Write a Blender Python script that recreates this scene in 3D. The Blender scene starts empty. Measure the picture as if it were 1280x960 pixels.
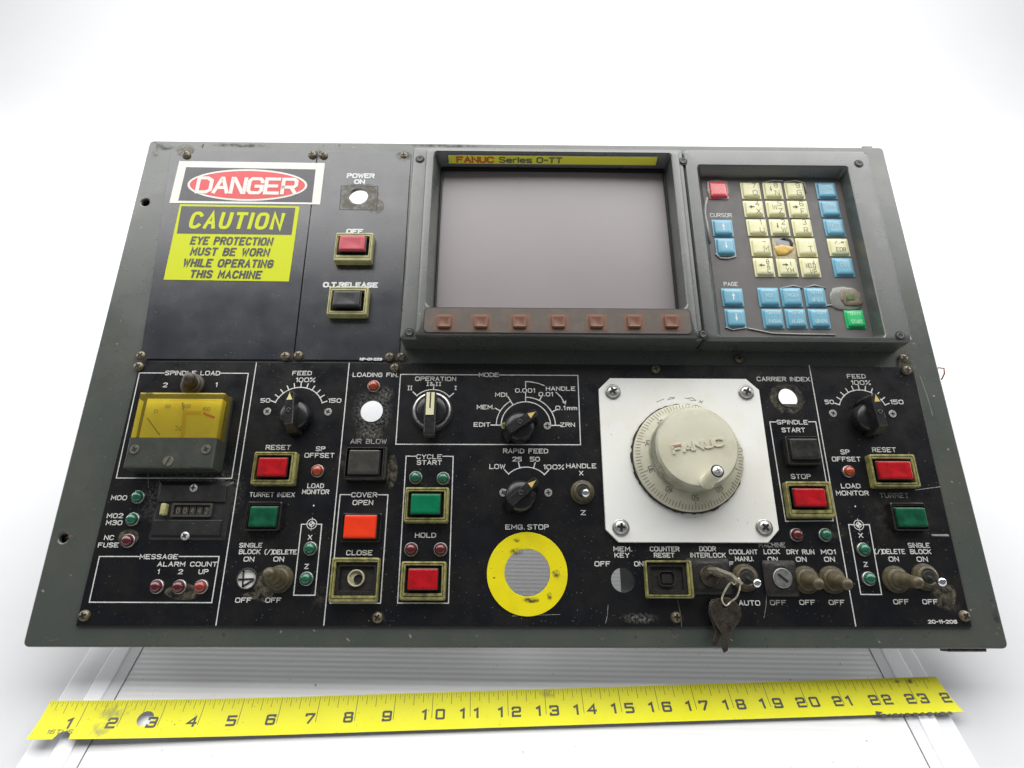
import bpy, bmesh, math, random
from mathutils import Matrix, Vector, Quaternion
random.seed(7)
PI = math.pi
S = bpy.context.scene
COL = S.collection

# ---------------------------------------------------------------- camera
CAM = Vector((0, 0, .41328))
RT = Vector((.99989, .01070, .00993)); BK = Vector((.00324, -.82586, .56386))
BK.normalize(); UPV = BK.cross(RT).normalized(); RT = UPV.cross(BK).normalized()
cd = bpy.data.cameras.new('camera'); cam = bpy.data.objects.new('camera', cd); COL.objects.link(cam)
cam.matrix_world = Matrix(((RT.x, UPV.x, BK.x, CAM.x), (RT.y, UPV.y, BK.y, CAM.y), (RT.z, UPV.z, BK.z, CAM.z), (0, 0, 0, 1)))
cd.sensor_width = 36; cd.lens = 36 * 772 / 1280; cd.clip_start = .01; cd.clip_end = 100
S.camera = cam

# ---------------------------------------------------------------- light
w = bpy.data.worlds.new('World'); S.world = w; w.use_nodes = True
bgn = w.node_tree.nodes['Background']; bgn.inputs[0].default_value = (.93, .96, 1, 1); bgn.inputs[1].default_value = .18

def area(name, loc, target, sx, sy, power, col=(1, 1, 1)):
    d = bpy.data.lights.new(name, 'AREA'); d.shape = 'RECTANGLE'; d.size = sx; d.size_y = sy; d.energy = power; d.color = col
    o = bpy.data.objects.new(name, d); COL.objects.link(o); o.location = loc
    o.rotation_euler = (Vector(target) - Vector(loc)).to_track_quat('-Z', 'Y').to_euler()
    return o
area('softbox_overhead', (0, 1.48, 1.7), (0, 1.48, 0), 4.0, 2.2, 120, (1, .99, .98))
area('added_side_fill', (-1.5, .95, .40), (0, .30, .02), .9, .7, 13, (.98, .99, 1))  # both side lamps are added fill, lightening the shade under the panel
area('added_side_fill', (1.5, .95, .40), (0, .30, .02), .9, .7, 13, (.98, .99, 1))
S.view_settings.view_transform = 'Standard'; S.view_settings.look = 'None'
S.view_settings.exposure = .06; S.view_settings.gamma = 1

# ---------------------------------------------------------------- frames of reference
O = Vector((-.31904, .23293, .04053))
EU = Vector((.999885, .01516, 0)).normalized()
EN = EU.cross(Vector((-.01232, .8125, .58284))).normalized(); EV = EN.cross(EU).normalized()
PANEL = Matrix(((EU.x, EV.x, EN.x, O.x), (EU.y, EV.y, EN.y, O.y), (EU.z, EV.z, EN.z, O.z), (0, 0, 0, 1)))
WID, LEN = .65, .4114

def ray(px, py): return RT * ((px - 640) / 772) + UPV * ((480 - py) / 772) - BK
def at(px, py, h=0.0):
    """measured photograph point -> (u, v) on the panel at height h above its face"""
    r = ray(px, py); o = O + EN * h
    P = CAM + r * ((o - CAM).dot(EN) / r.dot(EN)) - o
    return P.dot(EU), P.dot(EV)
def tab(px, py, z=0.0):
    r = ray(px, py); P = CAM + r * ((CAM.z - z) / -r.z); return P.x, P.y

# ---------------------------------------------------------------- materials
MC = {}
def newmat(name):
    m = bpy.data.materials.new(name); m.use_nodes = True; MC[name] = m
    return m, m.node_tree.nodes, m.node_tree.links, m.node_tree.nodes['Principled BSDF']
def noise(N, L, scale, detail=4, rough=.55, coord='Object', vec=None):
    t = N.new('ShaderNodeTexNoise'); t.inputs['Scale'].default_value = scale; t.inputs['Detail'].default_value = detail
    t.inputs['Roughness'].default_value = rough
    if vec is None:
        c = N.new('ShaderNodeTexCoord'); vec = c.outputs[coord]
    L.new(vec, t.inputs['Vector']); return t.outputs['Fac']
def ramp(N, L, fac, stops):
    r = N.new('ShaderNodeValToRGB'); e = r.color_ramp.elements
    while len(e) < len(stops): e.new(.5)
    for k, (p, c) in enumerate(stops):
        e[k].position = p; e[k].color = (c, c, c, 1) if not isinstance(c, tuple) else (*c, 1)
    L.new(fac, r.inputs['Fac']); return r.outputs['Color']
def mixc(N, L, fac, a, b):
    m = N.new('ShaderNodeMix'); m.data_type = 'RGBA'
    if isinstance(fac, (int, float)): m.inputs['Factor'].default_value = fac
    else: L.new(fac, m.inputs['Factor'])
    for s, v in ((6, a), (7, b)):
        if isinstance(v, tuple): m.inputs[s].default_value = (*v, 1)
        else: L.new(v, m.inputs[s])
    return m.outputs[2]
def bump(N, L, fac, bs, strength, dist=.001):
    b = N.new('ShaderNodeBump'); b.inputs['Strength'].default_value = strength; b.inputs['Distance'].default_value = dist
    L.new(fac, b.inputs['Height']); L.new(b.outputs['Normal'], bs.inputs['Normal'])

def mat(name, col, rough=.5, metal=0., dirt=None, amt=.4, scale=60, rvar=.1, bmp=0., bscale=600, specks=0, scol=(.35, .33, .28), coat=0, spec=.5, sscale=900):
    """plain surface with grime: patches of the DIRT colour, roughness that varies, optional specks of dust and fine relief"""
    if name in MC: return MC[name]
    m, N, L, b = newmat(name)
    b.inputs['Metallic'].default_value = metal; b.inputs['Specular IOR Level'].default_value = spec
    b.inputs['Coat Weight'].default_value = coat
    c = col
    f = noise(N, L, scale, 6, .62)
    if dirt:
        c = mixc(N, L, ramp(N, L, f, [(.5 - .12 * amt, 0.), (.5 + .25, min(1, amt * 1.3))]), col, dirt)
    if specks:
        s = noise(N, L, sscale, 2, .5)
        s2 = noise(N, L, scale * .6, 3, .6)
        thr = ramp(N, L, s, [(.73 - .03 * specks, 0.), (.77 - .03 * specks, .85)])
        gate = ramp(N, L, s2, [(.42, 0.15), (.6, 1.)])
        mu = N.new('ShaderNodeMath'); mu.operation = 'MULTIPLY'; L.new(thr, mu.inputs[0]); L.new(gate, mu.inputs[1])
        c = mixc(N, L, mu.outputs[0], c, scol)
    if isinstance(c, tuple): b.inputs['Base Color'].default_value = (*c, 1)
    else: L.new(c, b.inputs['Base Color'])
    if rvar:
        r = noise(N, L, scale * 1.7, 5, .6)
        mr = N.new('ShaderNodeMapRange'); mr.inputs['From Min'].default_value = .3; mr.inputs['From Max'].default_value = .7
        mr.inputs['To Min'].default_value = max(.03, rough - rvar); mr.inputs['To Max'].default_value = min(1, rough + rvar)
        L.new(r, mr.inputs['Value']); L.new(mr.outputs[0], b.inputs['Roughness'])
    else: b.inputs['Roughness'].default_value = rough
    if bmp: bump(N, L, noise(N, L, bscale, 3), b, bmp)
    return m

M_PLATE = mat('grey_green_enamel', (.064, .075, .064), .28, spec=.8, dirt=(.13, .115, .085), amt=.35, scale=14, rvar=.07, bmp=.06, bscale=1400, specks=1, scol=(.22, .21, .17), sscale=420)
M_CAST = mat('grey_green_casting', (.064, .072, .067), .30, spec=.95, dirt=(.15, .135, .105), amt=.3, scale=22, rvar=.06, bmp=.12, bscale=1900, specks=.7, scol=(.3, .28, .22), sscale=500)
M_FACE = mat('black_faceplate_enamel', (.0052, .0057, .0080), .30, spec=.38, dirt=(.022, .019, .014), amt=.5, scale=38, rvar=.08, bmp=.03, bscale=900, specks=1.5, scol=(.20, .19, .155), sscale=620)
M_FACE2 = mat('sheen_lifted_black_enamel', (.012, .0145, .022), .25, spec=.95, dirt=(.03, .03, .03), amt=.3, scale=20, rvar=.05, bmp=.03, bscale=900, specks=.3, scol=(.3, .3, .3), sscale=520)  # black enamel again, with the overhead sheen lifted into its blue-grey colour
M_INK = mat('white_engraved_ink', (.72, .72, .69), .6, dirt=(.25, .23, .18), amt=.35, scale=230, rvar=0)
M_INKD = mat('worn_white_ink', (.42, .41, .38), .7, dirt=(.06, .055, .045), amt=.95, scale=420, rvar=0)
M_SILK = mat('white_screen_print', (.72, .73, .74), .5, rvar=0)
M_YBEZ = mat('yellowed_plastic', (.33, .31, .105), .42, dirt=(.035, .028, .014), amt=1.0, scale=190, rvar=.1, bmp=.1, bscale=700)
M_YCLEAN = mat('pale_yellowed_plastic', (.50, .48, .22), .42, dirt=(.12, .10, .04), amt=.45, scale=110, rvar=.1)
M_BLK = mat('black_plastic', (.010, .010, .011), .33, dirt=(.04, .034, .024), amt=.45, scale=160, rvar=.1, specks=1, scol=(.12, .11, .09), sscale=900)
M_KNOB = mat('black_bakelite', (.011, .011, .012), .30, dirt=(.035, .032, .028), amt=.35, scale=220, rvar=.08)
M_RUB = mat('greasy_dark_rubber', (.009, .0085, .0075), .5, dirt=(.032, .027, .019), amt=.6, scale=210, bmp=.3, bscale=900, specks=1.4, scol=(.15, .13, .1))
M_RED = mat('red_translucent_cap', (.44, .005, .010), .3, spec=.3, dirt=(.10, .006, .010), amt=.55, scale=130, rvar=.08, coat=.1)
M_REDF = mat('faded_red_cap', (.50, .060, .085), .4, dirt=(.30, .04, .05), amt=.3, scale=110)
M_ORG = mat('orange_red_cap', (.82, .045, .010), .35, spec=.3, dirt=(.62, .035, .010), amt=.25, scale=60)
M_GRN = mat('green_translucent_cap', (.001, .165, .07), .3, spec=.3, dirt=(.002, .06, .03), amt=.3, scale=80)
M_GRND = mat('grimy_green_cap', (.002, .10, .045), .35, spec=.3, dirt=(.004, .014, .009), amt=.95, scale=120)
M_GRYC = mat('dark_grey_cap', (.033, .033, .036), .35, dirt=(.05, .046, .04), amt=.3, scale=90)
M_BLKC = mat('smoked_black_cap', (.016, .016, .015), .3, dirt=(.05, .047, .04), amt=.6, scale=140, coat=.2)
M_CHR = mat('chrome', (.75, .76, .78), .12, 1., rvar=.05)
M_STEEL = mat('dull_steel', (.46, .46, .45), .38, 1., dirt=(.2, .18, .14), amt=.5, scale=300)
M_ZINC = mat('zinc_plated_screw', (.62, .62, .60), .35, .85, dirt=(.18, .15, .10), amt=.5, scale=420)
M_BRASS = mat('grimy_brass_screw', (.26, .22, .15), .45, .7, dirt=(.045, .034, .022), amt=.85, scale=520, bmp=.4, bscale=1500)
M_BOOT = mat('olive_rubber_boot', (.085, .068, .033), .42, dirt=(.026, .021, .012), amt=.8, scale=170, bmp=.25, bscale=700, rvar=.15)
M_BOOTD = mat('brown_rubber_boot', (.060, .048, .034), .5, dirt=(.02, .016, .01), amt=.5, scale=170, rvar=.15)
M_DARK = mat('dark_recess', (.006, .006, .006), .6, rvar=0)
M_WPL = mat('white_painted_plate', (.90, .90, .86), .42, dirt=(.78, .74, .56), amt=.35, scale=26, rvar=.08, specks=.25, scol=(.2, .16, .1), sscale=500)
M_DIAL = mat('ivory_dial', (.62, .60, .47), .42, dirt=(.42, .38, .24), amt=.55, scale=42, rvar=.1)
M_KNURL = mat('ivory_knurled_rim', (.40, .40, .32), .5, dirt=(.19, .175, .10), amt=.6, scale=90)
M_TICK = mat('black_scale_print', (.03, .03, .028), .6, dirt=(.2, .19, .15), amt=.35, scale=400, rvar=0)
M_TICKF = mat('faded_grey_print', (.20, .20, .17), .6, dirt=(.38, .38, .30), amt=.6, scale=400, rvar=0)
M_KEYC = mat('cream_key', (.80, .78, .46), .4, dirt=(.58, .54, .32), amt=.5, scale=90, coat=.2)
M_KEYB = mat('sky_blue_key', (.155, .42, .56), .38, dirt=(.15, .28, .34), amt=.6, scale=90, coat=.3)
M_KEYG = mat('bright_green_key', (.012, .50, .15), .35, dirt=(.02, .35, .13), amt=.3, scale=110, coat=.3)
M_KEYR = mat('red_key', (.72, .07, .09), .28, dirt=(.5, .08, .08), amt=.4, scale=160, coat=.5)
M_SHEET = mat('grey_key_membrane', (.115, .108, .104), .5, dirt=(.15, .14, .125), amt=.3, scale=60)
M_KINK = mat('dark_key_print', (.05, .05, .035), .6, dirt=(.3, .3, .2), amt=.3, scale=500, rvar=0)
M_KINKW = mat('pale_key_print', (.45, .66, .70), .6, dirt=(.25, .5, .6), amt=.6, scale=500, rvar=0)
M_SKP = mat('brown_softkey_strip', (.10, .078, .062), .45, dirt=(.17, .13, .105), amt=.4, scale=110, specks=.6)
M_SKH = mat('tan_softkey_surround', (.165, .083, .052), .5, dirt=(.11, .08, .06), amt=.5, scale=160)
M_SKK = mat('copper_brown_softkey', (.19, .088, .055), .42, spec=.3, dirt=(.12, .07, .05), amt=.4, scale=160)
M_YEL = mat('signal_yellow_ring', (.82, .71, .006), .5, spec=.25, dirt=(.48, .38, .02), amt=.3, scale=55, rvar=.1, specks=1.3, scol=(.12, .085, .02), sscale=330)
M_STW = mat('white_sticker', (.75, .75, .68), .35, rvar=.05)
M_STB = mat('dark_sticker_ink', (.050, .050, .058), .3, rvar=.04)
M_STR = mat('red_sticker_ink', (.66, .035, .045), .3, rvar=.04)
M_STY = mat('yellow_green_sticker', (.60, .66, .010), .4, spec=.25, rvar=.05)
M_NPY = mat('yellow_nameplate', (.95, .93, .055), .45, rvar=.05)
M_NPR = mat('red_nameplate_print', (.72, .13, .05), .5, rvar=0)
M_NPG = mat('grey_nameplate_print', (.20, .19, .09), .5, rvar=0)
M_TAPE = mat('yellow_tape_steel', (.68, .655, .006), .4, spec=.25, dirt=(.50, .48, .012), amt=.3, scale=24, rvar=.06, specks=.5, scol=(.13, .12, .03), sscale=480)
M_TAPEU = mat('bare_tape_steel', (.33, .33, .32), .4, .6)
M_TINK = mat('black_tape_ink', (.025, .024, .016), .5, dirt=(.10, .09, .02), amt=.35, scale=300, rvar=0)
M_SMUDGE = None
M_KEYMET = mat('nickel_key_metal', (.66, .61, .50), .3, .7, dirt=(.22, .17, .11), amt=.5, scale=260)
M_KEYDK = mat('grimy_dark_key', (.12, .10, .08), .33, .75, dirt=(.018, .015, .012), amt=.7, scale=240, bmp=.3, bscale=900, specks=1, scol=(.2, .18, .14))
M_MCOV = mat('olive_grey_meter_cover', (.036, .042, .034), .42, dirt=(.075, .07, .05), amt=.4, scale=90, rvar=.08, specks=.5)
M_MFACE = mat('yellowed_meter_card', (.93, .84, .13), .55, dirt=(.85, .58, .05), amt=.55, scale=40)
M_WOODY = mat('housing_steel', (.10, .105, .10), .5)

def glassy(name, tint, rough, refl=.5, body=(0, 0, 0), bodyamt=0.):
    m, N, L, b = newmat(name); N.remove(b)
    out = N['Material Output']; tr = N.new('ShaderNodeBsdfTransparent'); tr.inputs[0].default_value = (*tint, 1)
    gl = N.new('ShaderNodeBsdfGlossy'); gl.inputs['Roughness'].default_value = rough
    fr = N.new('ShaderNodeFresnel'); fr.inputs[0].default_value = 1.45
    di = N.new('ShaderNodeBsdfDiffuse'); di.inputs[0].default_value = (*body, 1)
    m0 = N.new('ShaderNodeMixShader'); m0.inputs[0].default_value = bodyamt
    L.new(tr.outputs[0], m0.inputs[1]); L.new(di.outputs[0], m0.inputs[2])
    m1 = N.new('ShaderNodeMixShader'); L.new(fr.outputs[0], m1.inputs[0]); L.new(m0.outputs[0], m1.inputs[1]); L.new(gl.outputs[0], m1.inputs[2])
    L.new(m1.outputs[0], out.inputs[0]); return m
M_AMBER = glassy('amber_clear_plastic', (1.0, .95, .62), .12, body=(.80, .60, .06), bodyamt=.14)
M_GLUE = glassy('clear_glue', (.95, .96, .94), .15, body=(.62, .64, .58), bodyamt=.35)
M_CLEAR = glassy('clear_acrylic', (.92, .93, .94), .08, body=(.66, .67, .69), bodyamt=.6)

def lens(name, c1, c2):
    m, N, L, b = newmat(name)
    L.new(mixc(N, L, ramp(N, L, noise(N, L, 500, 3), [(.4, 0.), (.65, 1.)]), c1, c2), b.inputs['Base Color'])
    b.inputs['Roughness'].default_value = .18; b.inputs['Coat Weight'].default_value = .6; b.inputs['Coat Roughness'].default_value = .08
    return m
L_G = lens('green_lamp_lens', (.004, .15, .07), (.008, .05, .035)); L_R = lens('dark_red_lamp_lens', (.12, .006, .012), (.05, .006, .010))
L_O = lens('orange_lamp_lens', (.45, .055, .012), (.20, .03, .012))
L_RO = lens('orange_red_lamp_lens', (.30, .03, .018), (.16, .02, .015))

m, N, L, b = newmat('grey_crt_glass'); M_CRT = m
b.inputs['Base Color'].default_value = (.215, .20, .225, 1); b.inputs['Roughness'].default_value = .42
b.inputs['Coat Weight'].default_value = .35; b.inputs['Coat Roughness'].default_value = .35
f = noise(N, L, 14, 3); L.new(mixc(N, L, f, (.25, .222, .23), (.30, .268, .272)), b.inputs['Base Color'])

def patchmat(name, col, col2, dens, scale, kind='ring'):
    """dried residue with gaps: covers where the noise says so, fading out at the patch rim"""
    m, N, L, b = newmat(name)
    c = N.new('ShaderNodeTexCoord')
    f = noise(N, L, scale, 6, .65, vec=c.outputs['Object'])
    L.new(mixc(N, L, noise(N, L, scale * 1.7, 4, vec=c.outputs['Object']), col, col2), b.inputs['Base Color'])
    b.inputs['Roughness'].default_value = .6
    vm = N.new('ShaderNodeVectorMath'); vm.operation = 'LENGTH'; sc = N.new('ShaderNodeVectorMath'); sc.operation = 'SUBTRACT'
    L.new(c.outputs['Generated'], sc.inputs[0]); sc.inputs[1].default_value = (.5, .5, .5)
    ml = N.new('ShaderNodeVectorMath'); ml.operation = 'MULTIPLY'; ml.inputs[1].default_value = (1, 1, 0); L.new(sc.outputs[0], ml.inputs[0])
    L.new(ml.outputs[0], vm.inputs[0])
    rad = ramp(N, L, vm.outputs['Value'], [(.2, 1.), (.5, 0.)]) if kind == 'soft' else ramp(N, L, vm.outputs['Value'], [(.44, 1.), (.6, 0.)])
    a = ramp(N, L, f, [(.54 - dens * .22, 0.), (.72 - dens * .14, .85)])
    mu = N.new('ShaderNodeMath'); mu.operation = 'MULTIPLY'; L.new(rad, mu.inputs[0]); L.new(a, mu.inputs[1])
    L.new(mu.outputs[0], b.inputs['Alpha']); return m
P_GLUE = patchmat('dried_glue_residue', (.26, .235, .16), (.06, .05, .03), .62, 200)
P_GREASE = patchmat('grease_stain', (.025, .022, .017), (.05, .045, .032), .6, 160, 'soft')
P_DUST = patchmat('pale_powder_dust', (.30, .29, .25), (.12, .115, .10), .45, 480, 'soft')
P_RUST = patchmat('paint_chip', (.26, .22, .16), (.12, .10, .07), .35, 300, 'soft')
P_SMUD = patchmat('grey_tape_smudge', (.34, .33, .12), (.46, .45, .12), .7, 110, 'soft')
P_HOLEDIRT = patchmat('caked_grime', (.09, .075, .05), (.03, .025, .02), .7, 330, 'soft')

# ---------------------------------------------------------------- mesh helpers
class MB:
    def __init__(s): s.v = []; s.f = []; s.mi = []; s.sm = []; s.mats = []
    def m(s, mt):
        if mt not in s.mats: s.mats.append(mt)
        return s.mats.index(mt)
    def add(s, vs, fs, mt, smooth=False):
        k = len(s.v); s.v += [tuple(p) for p in vs]; i = s.m(mt)
        for f in fs: s.f.append([k + q for q in f]); s.mi.append(i); s.sm.append(smooth)
        return s
    def loft(s, loops, mt, start=False, end=True, smooth=False):
        n = len(loops[0]); vs = [p for l in loops for p in l]; fs = []
        for a in range(len(loops) - 1):
            for q in range(n):
                r = (q + 1) % n
                fs.append([a * n + q, a * n + r, (a + 1) * n + r, (a + 1) * n + q])
        s.add(vs, fs, mt, smooth)
        k = len(s.v) - len(vs); i = s.m(mt)
        if start: s.f.append([k + q for q in reversed(range(n))]); s.mi.append(i); s.sm.append(False)
        if end: s.f.append([k + (len(loops) - 1) * n + q for q in range(n)]); s.mi.append(i); s.sm.append(False)
        return s
    def lathe(s, prof, mt, n=24, c=(0, 0), end=True, start=False, smooth=True, mod=None):
        return s.loft([circ(c[0], c[1], r, z, n, mod) for r, z in prof], mt, start, end, smooth)
    def box(s, x0, y0, z0, x1, y1, z1, mt, b=0.):
        cx, cy, w_, h_ = (x0 + x1) / 2, (y0 + y1) / 2, x1 - x0, y1 - y0
        if b: return s.loft([rr(cx, cy, w_, h_, b, z0), rr(cx, cy, w_, h_, b, z1 - b), rr(cx, cy, w_ - 1.2 * b, h_ - 1.2 * b, b * .7, z1 - b * .25), rr(cx, cy, w_ - 2 * b, h_ - 2 * b, b * .5, z1)], mt, True, True)
        P = lambda z: [(x0, y0, z), (x1, y0, z), (x1, y1, z), (x0, y1, z)]
        return s.loft([P(z0), P(z1)], mt, True, True)
    def ribbon(s, pts, w_, z, mt):
        """flat stroke of width w_ along a polyline, mitred at its corners"""
        P = [Vector(p[:2]) for p in pts]; closed = (P[0] - P[-1]).length < 1e-7 and len(P) > 2
        if closed: P = P[:-1]
        n = len(P); Lf = []; Rt = []
        for k in range(n):
            a = P[k - 1] if (k or closed) else None; c = P[(k + 1) % n] if (k < n - 1 or closed) else None
            d1 = (P[k] - a).normalized() if a is not None else None; d2 = (c - P[k]).normalized() if c is not None else None
            if d1 is None: d1 = d2
            if d2 is None: d2 = d1
            n1 = Vector((-d1.y, d1.x)); n2 = Vector((-d2.y, d2.x)); nn = n1 + n2
            nn = nn.normalized() if nn.length > 1e-6 else n1
            kk = w_ / 2 / max(.45, nn.dot(n1))
            e = Vector((0, 0))
            if not closed and k == 0: e = -d2 * w_ * .4
            if not closed and k == n - 1: e = d1 * w_ * .4
            Lf.append(P[k] + nn * kk + e); Rt.append(P[k] - nn * kk + e)
        vs = [(p.x, p.y, z) for p in Lf] + [(p.x, p.y, z) for p in Rt]; fs = []
        for k in range(n if closed else n - 1):
            r = (k + 1) % n; fs.append([n + k, n + r, r, k])
        return s.add(vs, fs, mt)
    def tube(s, pts, r, mt, n=8, ends=True):
        P = [Vector(p) for p in pts]; loops = []
        t0 = (P[1] - P[0]).normalized(); ref = Vector((0, 0, 1)) if abs(t0.z) < .9 else Vector((1, 0, 0))
        for k, p in enumerate(P):
            t = (P[min(k + 1, len(P) - 1)] - P[max(k - 1, 0)]).normalized()
            a = t.cross(ref).normalized(); b_ = t.cross(a).normalized(); ref = ref if abs(t.dot(ref)) < .95 else a
            rk = r[k] if isinstance(r, (list, tuple)) else r
            loops.append([tuple(p + (a * math.cos(q * 2 * PI / n) + b_ * math.sin(q * 2 * PI / n)) * rk) for q in range(n)])
        return s.loft(loops, mt, ends, ends, True)
    def mesh(s, name):
        me = bpy.data.meshes.new(name); me.from_pydata(s.v, [], s.f)
        for m_ in s.mats: me.materials.append(m_)
        me.polygons.foreach_set('material_index', s.mi); me.polygons.foreach_set('use_smooth', s.sm)
        me.update()
        bm = bmesh.new(); bm.from_mesh(me); bmesh.ops.recalc_face_normals(bm, faces=bm.faces); bm.to_mesh(me); bm.free()
        return me
    def build(s, name, parent=None, loc=(0, 0, 0), rz=0., label=None):
        return obj(name, s.mesh(name), parent, loc, rz, label)
def circ(cx, cy, r, z, n=24, mod=None):
    return [(cx + (r + (mod(q) if mod else 0)) * math.cos(q * 2 * PI / n), cy + (r + (mod(q) if mod else 0)) * math.sin(q * 2 * PI / n), z) for q in range(n)]
def rr(cx, cy, w_, h_, r, z, n=4):
    r = max(1e-5, min(r, w_ / 2 - 1e-6, h_ / 2 - 1e-6)); out = []
    for (sx, sy, a0) in ((1, 1, 0), (-1, 1, 90), (-1, -1, 180), (1, -1, 270)):
        for k in range(n):
            a = math.radians(a0 + 90 * k / (n - 1))
            out.append((cx + sx * (w_ / 2 - r) + r * math.cos(a), cy + sy * (h_ / 2 - r) + r * math.sin(a), z))
    return out
def obj(name, me, parent=None, loc=(0, 0, 0), rz=0., label=None):
    o = bpy.data.objects.new(name, me); COL.objects.link(o); o.parent = parent; o.location = loc
    if rz: o.rotation_euler = (0, 0, rz)
    if label: o['label'] = label
    return o
def smooth_by_angle(me, deg=35):
    me.polygons.foreach_set('use_smooth', [True] * len(me.polygons))
    bm = bmesh.new(); bm.from_mesh(me)
    for e in bm.edges:
        e.smooth = not (len(e.link_faces) == 2 and e.calc_face_angle(0) > math.radians(deg))
    bm.to_mesh(me); bm.free()
def sheet(name, outline, holes, z0, z1, mt, bev=0., parent=None, label=None):
    """flat plate with real holes, from an outline filled in 2D"""
    cu = bpy.data.curves.new(name, 'CURVE'); cu.dimensions = '2D'; cu.fill_mode = 'BOTH'
    cu.extrude = (z1 - z0) / 2 - bev; cu.bevel_depth = bev; cu.bevel_resolution = 2; cu.offset = -bev
    for pts in [outline] + holes:
        sp = cu.splines.new('POLY'); sp.points.add(len(pts) - 1)
        for k, p in enumerate(pts): sp.points[k].co = (p[0], p[1], 0, 1)
        sp.use_cyclic_u = True
    t = bpy.data.objects.new('tmp', cu); COL.objects.link(t)
    dg = bpy.context.evaluated_depsgraph_get(); me = bpy.data.meshes.new_from_object(t.evaluated_get(dg))
    bpy.data.objects.remove(t); me.materials.clear(); me.materials.append(mt); me.name = name
    me.transform(Matrix.Translation((0, 0, (z0 + z1) / 2)))
    return obj(name, me, parent, label=label)
def c2(px, py, r, n=40, sy=1.):
    u, v = at(px, py); return [(u + r * math.cos(-2 * PI * k / n), v + sy * r * math.sin(-2 * PI * k / n)) for k in range(n)]
def quad(p, h=0): return [at(x, y, h) for x, y in p]
def tag(o, label, cat, group=None):
    o['label'] = label; o['category'] = cat
    if group: o['group'] = group
    return o

# ---------------------------------------------------------------- stroke lettering (grid 4 x 6)
G = {
 'A': (4, '00 26 40|0.82 3.22'), 'B': (4, '00 06 36 45.2 44 33.2 03.2|33.2 42.4 41 30 00'), 'C': (4, '45 36 16 05 01 10 30 41'),
 'D': (4, '00 06 26 45 41 20 00'), 'E': (4, '46 06 00 40|03.1 33.1'), 'F': (4, '46 06 00|03.1 33.1'),
 'G': (4, '45 36 16 05 01 10 30 41 43 23'), 'H': (4, '00 06|40 46|03.1 43.1'), 'I': (0, '00 06'), 'J': (3, '01 10 20 31 36'),
 'K': (4, '00 06|46 02.5|1.23.5 40'), 'L': (3.6, '06 00 3.60'), 'M': (4.4, '00 06 2.22 4.46 4.40'), 'N': (4, '00 06 40 46'),
 'O': (4.4, '10 3.40 4.41 4.45 3.46 16 05 01 10'), 'P': (4, '00 06 36 45.2 43.8 33 03'), 'Q': (4.4, '10 3.40 4.41 4.45 3.46 16 05 01 10|2.62 4.50'),
 'R': (4, '00 06 36 45.2 43.8 33 03|23 40'), 'S': (4, '45.2 36 16 05.2 04 13.2 32.8 42 41 30 10 00.8'), 'T': (4, '06 46|26 20'),
 'U': (4, '06 01 10 30 41 46'), 'V': (4, '06 20 46'), 'W': (5, '06 1.20 2.55 3.80 56'), 'X': (4, '00 46|06 40'), 'Y': (4, '06 23 46|23 20'),
 'Z': (4, '06 46 00 40'), '0': (4, '10 30 41 45 36 16 05 01 10'), '1': (1.2, '05 1.26 1.20'), '2': (4, '05 16 36 45 44 00 40'),
 '3': (4, '05.2 16 36 45.2 44 33.2 1.33.2|33.2 42.2 41 30 10 00.8'), '4': (4, '30 36 02 42'), '5': (4, '46 06 03.4 33.4 42.5 41 30 00'),
 '6': (4, '45.4 36 16 05 01 10 30 41 42.4 33.3 03.3'), '7': (4, '06 46 10'), '8': (4, '1.03.2 04 05 16 36 45 44 3.03.2 1.03.2 02.2 01 10 30 41 42.2 3.03.2'),
 '9': (4, '00.8 10 30 41 45 36 16 05 03.7 12.7 42.7'), '.': (0.3, '00 0.30.3'), '-': (2.4, '03 2.43'), '|': (1.6, '00 1.60|06 1.66|0.80 0.86'), '%': (4.4, '00 4.46|06 1.26 1.24.8 04.8 06|3.21.2 4.41.2 4.40 3.20 3.21.2'),
 '/': (2.6, '00 2.66'), '(': (1.3, '1.3-.5 01 05 1.36.5'), ')': (1.3, '0-.5 1.31 1.35 06.5'), '&': (4, '40 05 16 25 01 10 20 42'),
 ' ': (2.2, ''), '#': (4, '10 26|30 46|02 42|04 44'), '=': (3, '02 32|04 34'), 'm': (4.4, '00 04 1.24 2.23.2 2.20|2.23.2 3.24 4.43.4 4.40'),
 'e': (3.4, '02 3.42 3.43.2 2.64 0.84 03 01 10 3.20'), 'r': (2.2, '00 04|02.8 14 2.24'), 'i': (0, '00 04|05.4 06'), 's': (3.2, '3.24 04 02.2 3.21.8 3.20 00'),
}
import re
def pts_of(tok):
    # each coordinate is a digit with an optional decimal fraction, x then y
    t = re.findall(r'-?\d?\.\d|\d', tok)
    out = re.match(r'^(-?\d(?:\.\d)?|\.\d)(-?\d(?:\.\d)?|-?\.\d)$', tok)
    return out
def parse(tok):
    # try every split so that both halves read as numbers; prefer the shortest x that leaves a valid y
    for k in range(1, len(tok)):
        a, c = tok[:k], tok[k:]
        if re.fullmatch(r'-?\d(\.\d)?', a) and re.fullmatch(r'-?(\d(\.\d)?|\.\d)', c): 
            return float(a), float(c)
    raise ValueError(tok)
GL = {}
for k_, (w_, s_) in G.items():
    GL[k_] = (w_, [[parse(t) for t in l.split()] for l in s_.split('|') if l])
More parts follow.
